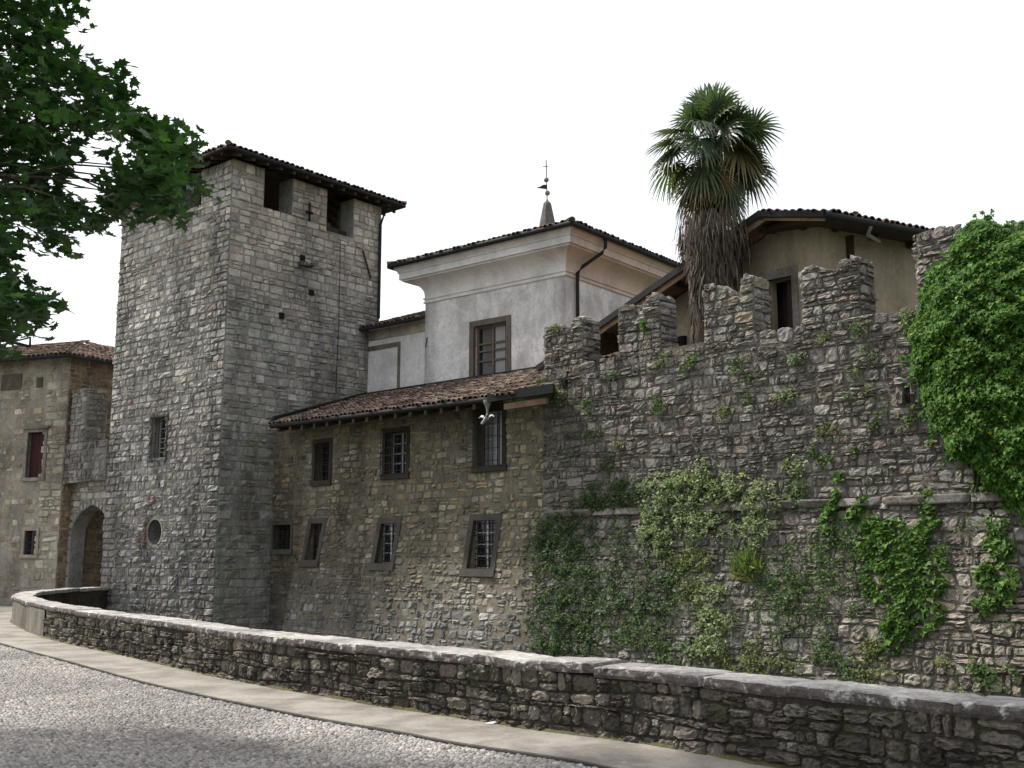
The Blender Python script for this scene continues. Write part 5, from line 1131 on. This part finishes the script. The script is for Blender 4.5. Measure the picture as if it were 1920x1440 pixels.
nf = 56
for i in range(nf):
    t = i / (nf - 1); el = R(84 - 118 * t ** .9 + g.normal(0, 10)); az = i * 2.39996 + g.normal(0, .2)
    green = 1. if t < .8 else (.95 if i % 4 else .35); frond(az, el, g.uniform(.85, 1.25), g.uniform(.7, .92), green, .02 + .26 * t + g.uniform(0, .1), pm, bend=.2 + .7 * t + g.uniform(-.15, .25))
for i in range(20):
    frond(i * 2.4 + .5, R(-20 - g.uniform(0, 45)), g.uniform(.55, .85), g.uniform(.55, .7), g.choice([0., .1, .3, .7, .9]), .5, pm, 'dead_frond', bend=1.2, low=g.uniform(.3, .95))
mb = MB(); V = []; F = []; C = []; q = 0
zt0, zb0 = z_at(pc[0], pc[1], 400), zter + .1
for i in range(5200):
    f = g.random(); zz = zt0 - .05 - f * (zt0 - zb0 - .5); a = g.uniform(0, 6.283); prof_r = .52 + .25 * math.exp(-((f - .12) / .2) ** 2) + .12 * math.sin(f * 5 + 1.2) + (.08 * math.sin(a * 3 + f * 7)); prof_r *= (1 - .28 * max(0, f - .55) / .45)
    rr = prof_r * g.uniform(.72, 1.08); L = g.uniform(.25, .65); w = g.uniform(.006, .022); cx, cy = pb[0] + (pc[0] - pb[0]) * (1 - f), pb[1] + (pc[1] - pb[1]) * (1 - f)
    p = np.array([cx + rr * math.cos(a), cy + rr * math.sin(a), zz]); o_ = np.array([math.cos(a), math.sin(a), 0]); s_ = np.array([-math.sin(a), math.cos(a), 0]); tw_ = g.normal(0, .5); s_ = s_ * math.cos(tw_) + o_ * math.sin(tw_)
    lean = g.normal(0, .14, 3); lean[2] = 0; sp_ = g.uniform(-.02, .16)
    for e, ww in ((0, w * .6), (.5, w), (1, w * .3)):
        m = p + np.array([0, 0, -L * e]) + o_ * sp_ * e * (1.2 - e * .6) + lean * e * L; V += [m - s_ * ww, m + s_ * ww]
    F += [(q, q + 1, q + 3, q + 2), (q + 2, q + 3, q + 5, q + 4)]; q += 6
    k = g.random(); c = np.array((.125, .105, .085) if k < .45 else (.075, .062, .05) if k < .75 else (.2, .175, .145) if k < .94 else (.17, .105, .055)) * g.uniform(.75, 1.2); C += [c, c]
mb.add(V, F, 0, np.clip(C, .01, .6)); mb.build('dead_leaf_skirt', MT['thatch'], pm)
mb = MB(); lathe(mb, (pb[0], pb[1], zter), [(.34, .1), (.4, 1.), (.44, (zt0 - zter) * .6), (.5, (zt0 - zter) * .9), (.3, (zt0 - zter))], 14, 0, (.07, .055, .04)); mb.build('fibre_core', MT['thatch'], pm)

# ================================================================== maple over the road, trunk left of the frame
mp = thing('maple_tree', 'big dark leaved maple reaching its branches over the cobbled road towards the tower', 'tree', (-8.6, 9.5, 0))
trunk_pts = [(-8.6, 9.5, -.1), (-8.55, 9.5, 1.5), (-8.4, 9.6, 3.2), (-8.2, 9.7, 5.5), (-8.0, 9.9, 8), (-7.9, 10, 11), (-7.8, 10, 14)]
mb = MB(); tube(mb, trunk_pts, [.42, .34, .3, .27, .22, .15, .06], 14); mb.build('trunk', MT['bark'], mp)
g = np.random.default_rng(91)
MASS = [[(-60, -60), (160, -60), (158, 5), (165, 30), (150, 60), (112, 55), (128, 80), (150, 105), (200, 125), (238, 145), (232, 165), (243, 195), (228, 222), (225, 245), (232, 262), (228, 285), (205, 305), (175, 300), (150, 285), (130, 300), (118, 330), (118, 360), (150, 380), (215, 390), (225, 415), (190, 430), (180, 450), (150, 435), (120, 470), (80, 478), (60, 440), (20, 410), (10, 440), (-60, 450)],
        [(215, 320), (260, 295), (285, 262), (330, 245), (368, 265), (350, 300), (372, 320), (396, 335), (388, 365), (362, 378), (335, 395), (318, 422), (290, 400), (240, 415), (205, 395), (190, 370)],
        [(225, 215), (262, 218), (312, 240), (330, 250), (300, 262), (265, 268), (238, 250)],
        [(-60, 430), (6, 440), (14, 480), (22, 510), (50, 545), (95, 558), (115, 590), (108, 620), (70, 640), (35, 660), (10, 668), (-60, 670)],
        [(-60, 400), (12, 400), (20, 450), (14, 505), (-60, 510)]]
dist = [9.0, 8.2, 8.4, 7.6, 8.0]; pos = []; nrm = []; tip = []; ends = []
for poly, dd, ncl in zip(MASS, dist, (430, 112, 20, 80, 34)):
    A = np.array(poly); c = 0; 
    while c < ncl:
        x, y = g.uniform(A[:, 0].min(), A[:, 0].max()), g.uniform(A[:, 1].min(), A[:, 1].max())
        if not inpoly(np.array([x]), np.array([y]), poly)[0]: continue
        if (248 < x < 305 and 375 < y < 430) or (330 < x < 385 and 350 < y < 410): continue
        if edgedist(np.array([x]), np.array([y]), poly)[0] < 11 and g.random() < .8: continue
        if vnoise(np.array([x / 38.]), np.array([y / 30.]), 3.)[0] < -.42 and g.random() < .85: continue
        dp_ = dd + g.normal(0, .55); P0_ = at_depth(x, y, dp_); ends.append((P0_, x, y)); c += 1
        k = g.integers(6, 10)
        for _ in range(k): pos.append(P0_ + np.clip(g.normal(0, .065, 3), -.11, .11) * (1.2, 1.8, .8)); nrm.append(np.array([0, 0, 1.]) + g.normal(0, .42, 3)); w = g.uniform(0, 6.28); tip.append((math.cos(w), math.sin(w), -.45))
for (ra_, hb_) in (((-7.9, 9.7, 5.2), (-5.6, 9.1, 6.2)), ((-8.1, 9.7, 4.4), (-5.0, 8.6, 4.9)), ((-8.3, 9.6, 3.2), (-4.7, 7.9, 3.6))):
    for _ in range(75):
        t = g.random() ** .6; P0_ = np.array(ra_) * (1 - t) + np.array(hb_) * t + g.normal(0, .42, 3) + (0, 0, .1)
        if 960 + 2026 * P0_[0] / P0_[1] > -30: continue
        for _ in range(8): pos.append(P0_ + g.normal(0, .1, 3)); nrm.append(np.array([0, 0, 1.]) + g.normal(0, .42, 3)); w = g.uniform(0, 6.28); tip.append((math.cos(w), math.sin(w), -.45))
pos, nrm, tip = map(np.array, (pos, nrm, tip)); N = len(pos); C = np.array([(.026, .06, .023), (.036, .082, .028), (.021, .048, .02), (.05, .108, .032)]); c = C[g.choice(4, N, p=[.35, .3, .22, .13])] * (1 + g.normal(0, .12, N))[:, None]
mb = MB(); leaves(mb, pos, nrm, tip, g.uniform(.06, .115, N), 'maple', np.clip(c, .005, .5), g); mb.build('foliage', MT['maple'], mp)
# upper crown (out of the frame, shades the road)
N = 8500; v = g.normal(0, 1, (N, 3)); v /= np.linalg.norm(v, axis=1)[:, None]; rr = g.random(N) ** .4; cc = np.array([-6.9, 9.9, 12.6]); pos = cc + v * rr[:, None] * np.array([4.4, 4.4, 4.]); lob = g.random(N) < .35; pos[lob] = np.array([-11.6, 12.2, 11.]) + (v * rr[:, None])[lob] * np.array([3.2, 3., 3.])
x = 960 + 2026 * pos[:, 0] / np.maximum(pos[:, 1], .5); zz = EYE + (pos[:, 1]) * .60; kk = (vnoise(pos[:, 0] * .8, pos[:, 1] * .8 + pos[:, 2] * .6, 1.) > -.45) & ((pos[:, 2] > zz) | (x < -120)); pos = pos[kk]; N = len(pos)
c = C[g.choice(4, N)] * (1 + g.normal(0, .12, N))[:, None]; mb = MB(); leaves(mb, pos, np.array([0, 0, 1.]) + g.normal(0, .5, (N, 3)), g.normal(0, 1, (N, 3)) + (0, 0, -.5), g.uniform(.2, .34, N), 'maple', np.clip(c, .005, .5), g); mb.build('crown', MT['maple'], mp)
mb = MB(); 
HUB = [((-7.9, 9.7, 5.2), (-5.6, 9.1, 6.2), lambda x, y: y < 300), ((-8.1, 9.7, 4.4), (-5.0, 8.6, 4.9), lambda x, y: 300 <= y < 460 or x > 180), ((-8.3, 9.6, 3.2), (-4.7, 7.9, 3.6), lambda x, y: y >= 460)]
for root, hub, cond in HUB:
    root, hub = np.array(root), np.array(hub); tube(mb, [root, (root + hub) / 2 + (0, 0, .3), hub], [.12, .08, .05], 8)
    for P0_, x, y in ends:
        if cond(x, y) and g.random() < .07: m = (hub + P0_) / 2 + g.normal(0, .16, 3) + (0, 0, .12); tube(mb, [hub, (hub + m) / 2 + g.normal(0, .05, 3), m, (m + P0_) / 2 + g.normal(0, .05, 3), P0_], [.02, .015, .011, .007, .003], 5, cap=False)
for i in range(26):
    a = np.array(trunk_pts[3 + i % 3]); v = g.normal(0, 1, 3); v[2] = abs(v[2]) * .6; v /= np.linalg.norm(v); e = cc + v * (3.4, 3.6, 3.)
    if e[2] > EYE + e[1] * .62: tube(mb, [a, (a + e) / 2 + (0, 0, .4), e], [.1, .06, .02], 6)
mb.build('branches', MT['bark'], mp)

# ================================================================== litter
a = on_z(921, 1357, 0.002); mb = MB(); V = [a + np.array(p) for p in ((-.07, .0, .004), (.02, -.03, .006), (.07, .01, .012), (.06, .06, .05), (.03, .03, .02), (-.03, .03, .01))]; mb.add(V, [(0, 1, 4, 5), (1, 2, 3, 4)], 0, (.7, .7, .68)); o = mb.build('paper_scrap', surf_mat('white paper', (.7, .7, .68), 20, .05, .1, 0, (.1, .1, .1), 2., .1)); tag(o, 'crumpled white scrap lying on the pavement strip', 'litter')
# ================================================================== light, sky, camera
SUN_AZ, SUN_EL = R(-62), R(52)
w = bpy.data.worlds.new("World"); scene.world = w; w.use_nodes = True; nt = w.node_tree
sky = nt.nodes.new('ShaderNodeTexSky'); sky.sky_type = 'NISHITA'; sky.sun_disc = False; sky.sun_elevation = SUN_EL; sky.sun_rotation = SUN_AZ
sky.air_density = 1.0; sky.dust_density = 6.0; sky.ozone_density = 1.0; sky.altitude = 200
bg = nt.nodes['Background']; 
# thin bright overcast veil over the clear-sky colours
tcw = nd(nt, 'ShaderNodeTexCoord').outputs['Generated']
veil = ramp(nt, noise(nt, tcw, 1.6, 4, .5), [(.3, (.86, .87, .9)), (.7, (1., 1., 1.))])
sunv = (math.sin(SUN_AZ) * .9, math.cos(SUN_AZ) * .9, .42)
dt = nd(nt, 'ShaderNodeVectorMath', {'operation': 'DOT_PRODUCT'}, i0=tcw, i1=sunv).outputs['Value']
veil = mix(nt, veil, ramp(nt, nd(nt, 'ShaderNodeMapRange', None, i0=dt, i1=-1., i2=1.).outputs[0], [(.12, .66), (.45, .98), (.8, 1.)]), 1., 'MULTIPLY')
vs_ = nd(nt, 'ShaderNodeVectorMath', {'operation': 'SCALE'}, i0=veil, Scale=5.4).outputs[0]
nt.links.new(mix(nt, sky.outputs[0], vs_, .75), bg.inputs['Color']); bg.inputs['Strength'].default_value = .13
sl_ = bpy.data.lights.new('sun', 'SUN'); sl_.energy = 3.2; sl_.angle = R(2.5); sl_.color = (1, .95, .87)
so = bpy.data.objects.new('sun', sl_); COL.objects.link(so)
sd = Vector((math.sin(SUN_AZ) * math.cos(SUN_EL), math.cos(SUN_AZ) * math.cos(SUN_EL), math.sin(SUN_EL)))
so.rotation_euler = sd.to_track_quat('Z', 'Y').to_euler(); so.location = (-20, 20, 30)
cd = bpy.data.cameras.new('camera'); cd.sensor_width = 36; cd.sensor_fit = 'HORIZONTAL'; cd.lens = 36 * FPX / 1920; cd.clip_end = 4000; cd.clip_start = .1
co = bpy.data.objects.new('camera', cd); COL.objects.link(co); co.location = (0, 0, EYE); co.rotation_euler = (math.pi / 2 + PITCH, 0, 0); scene.camera = co
vs = scene.view_settings; vs.view_transform = 'Standard'; vs.look = 'None'; vs.gamma = 1; vs.use_curve_mapping = False; vs.exposure = .95
scene.display_settings.display_device = 'sRGB'
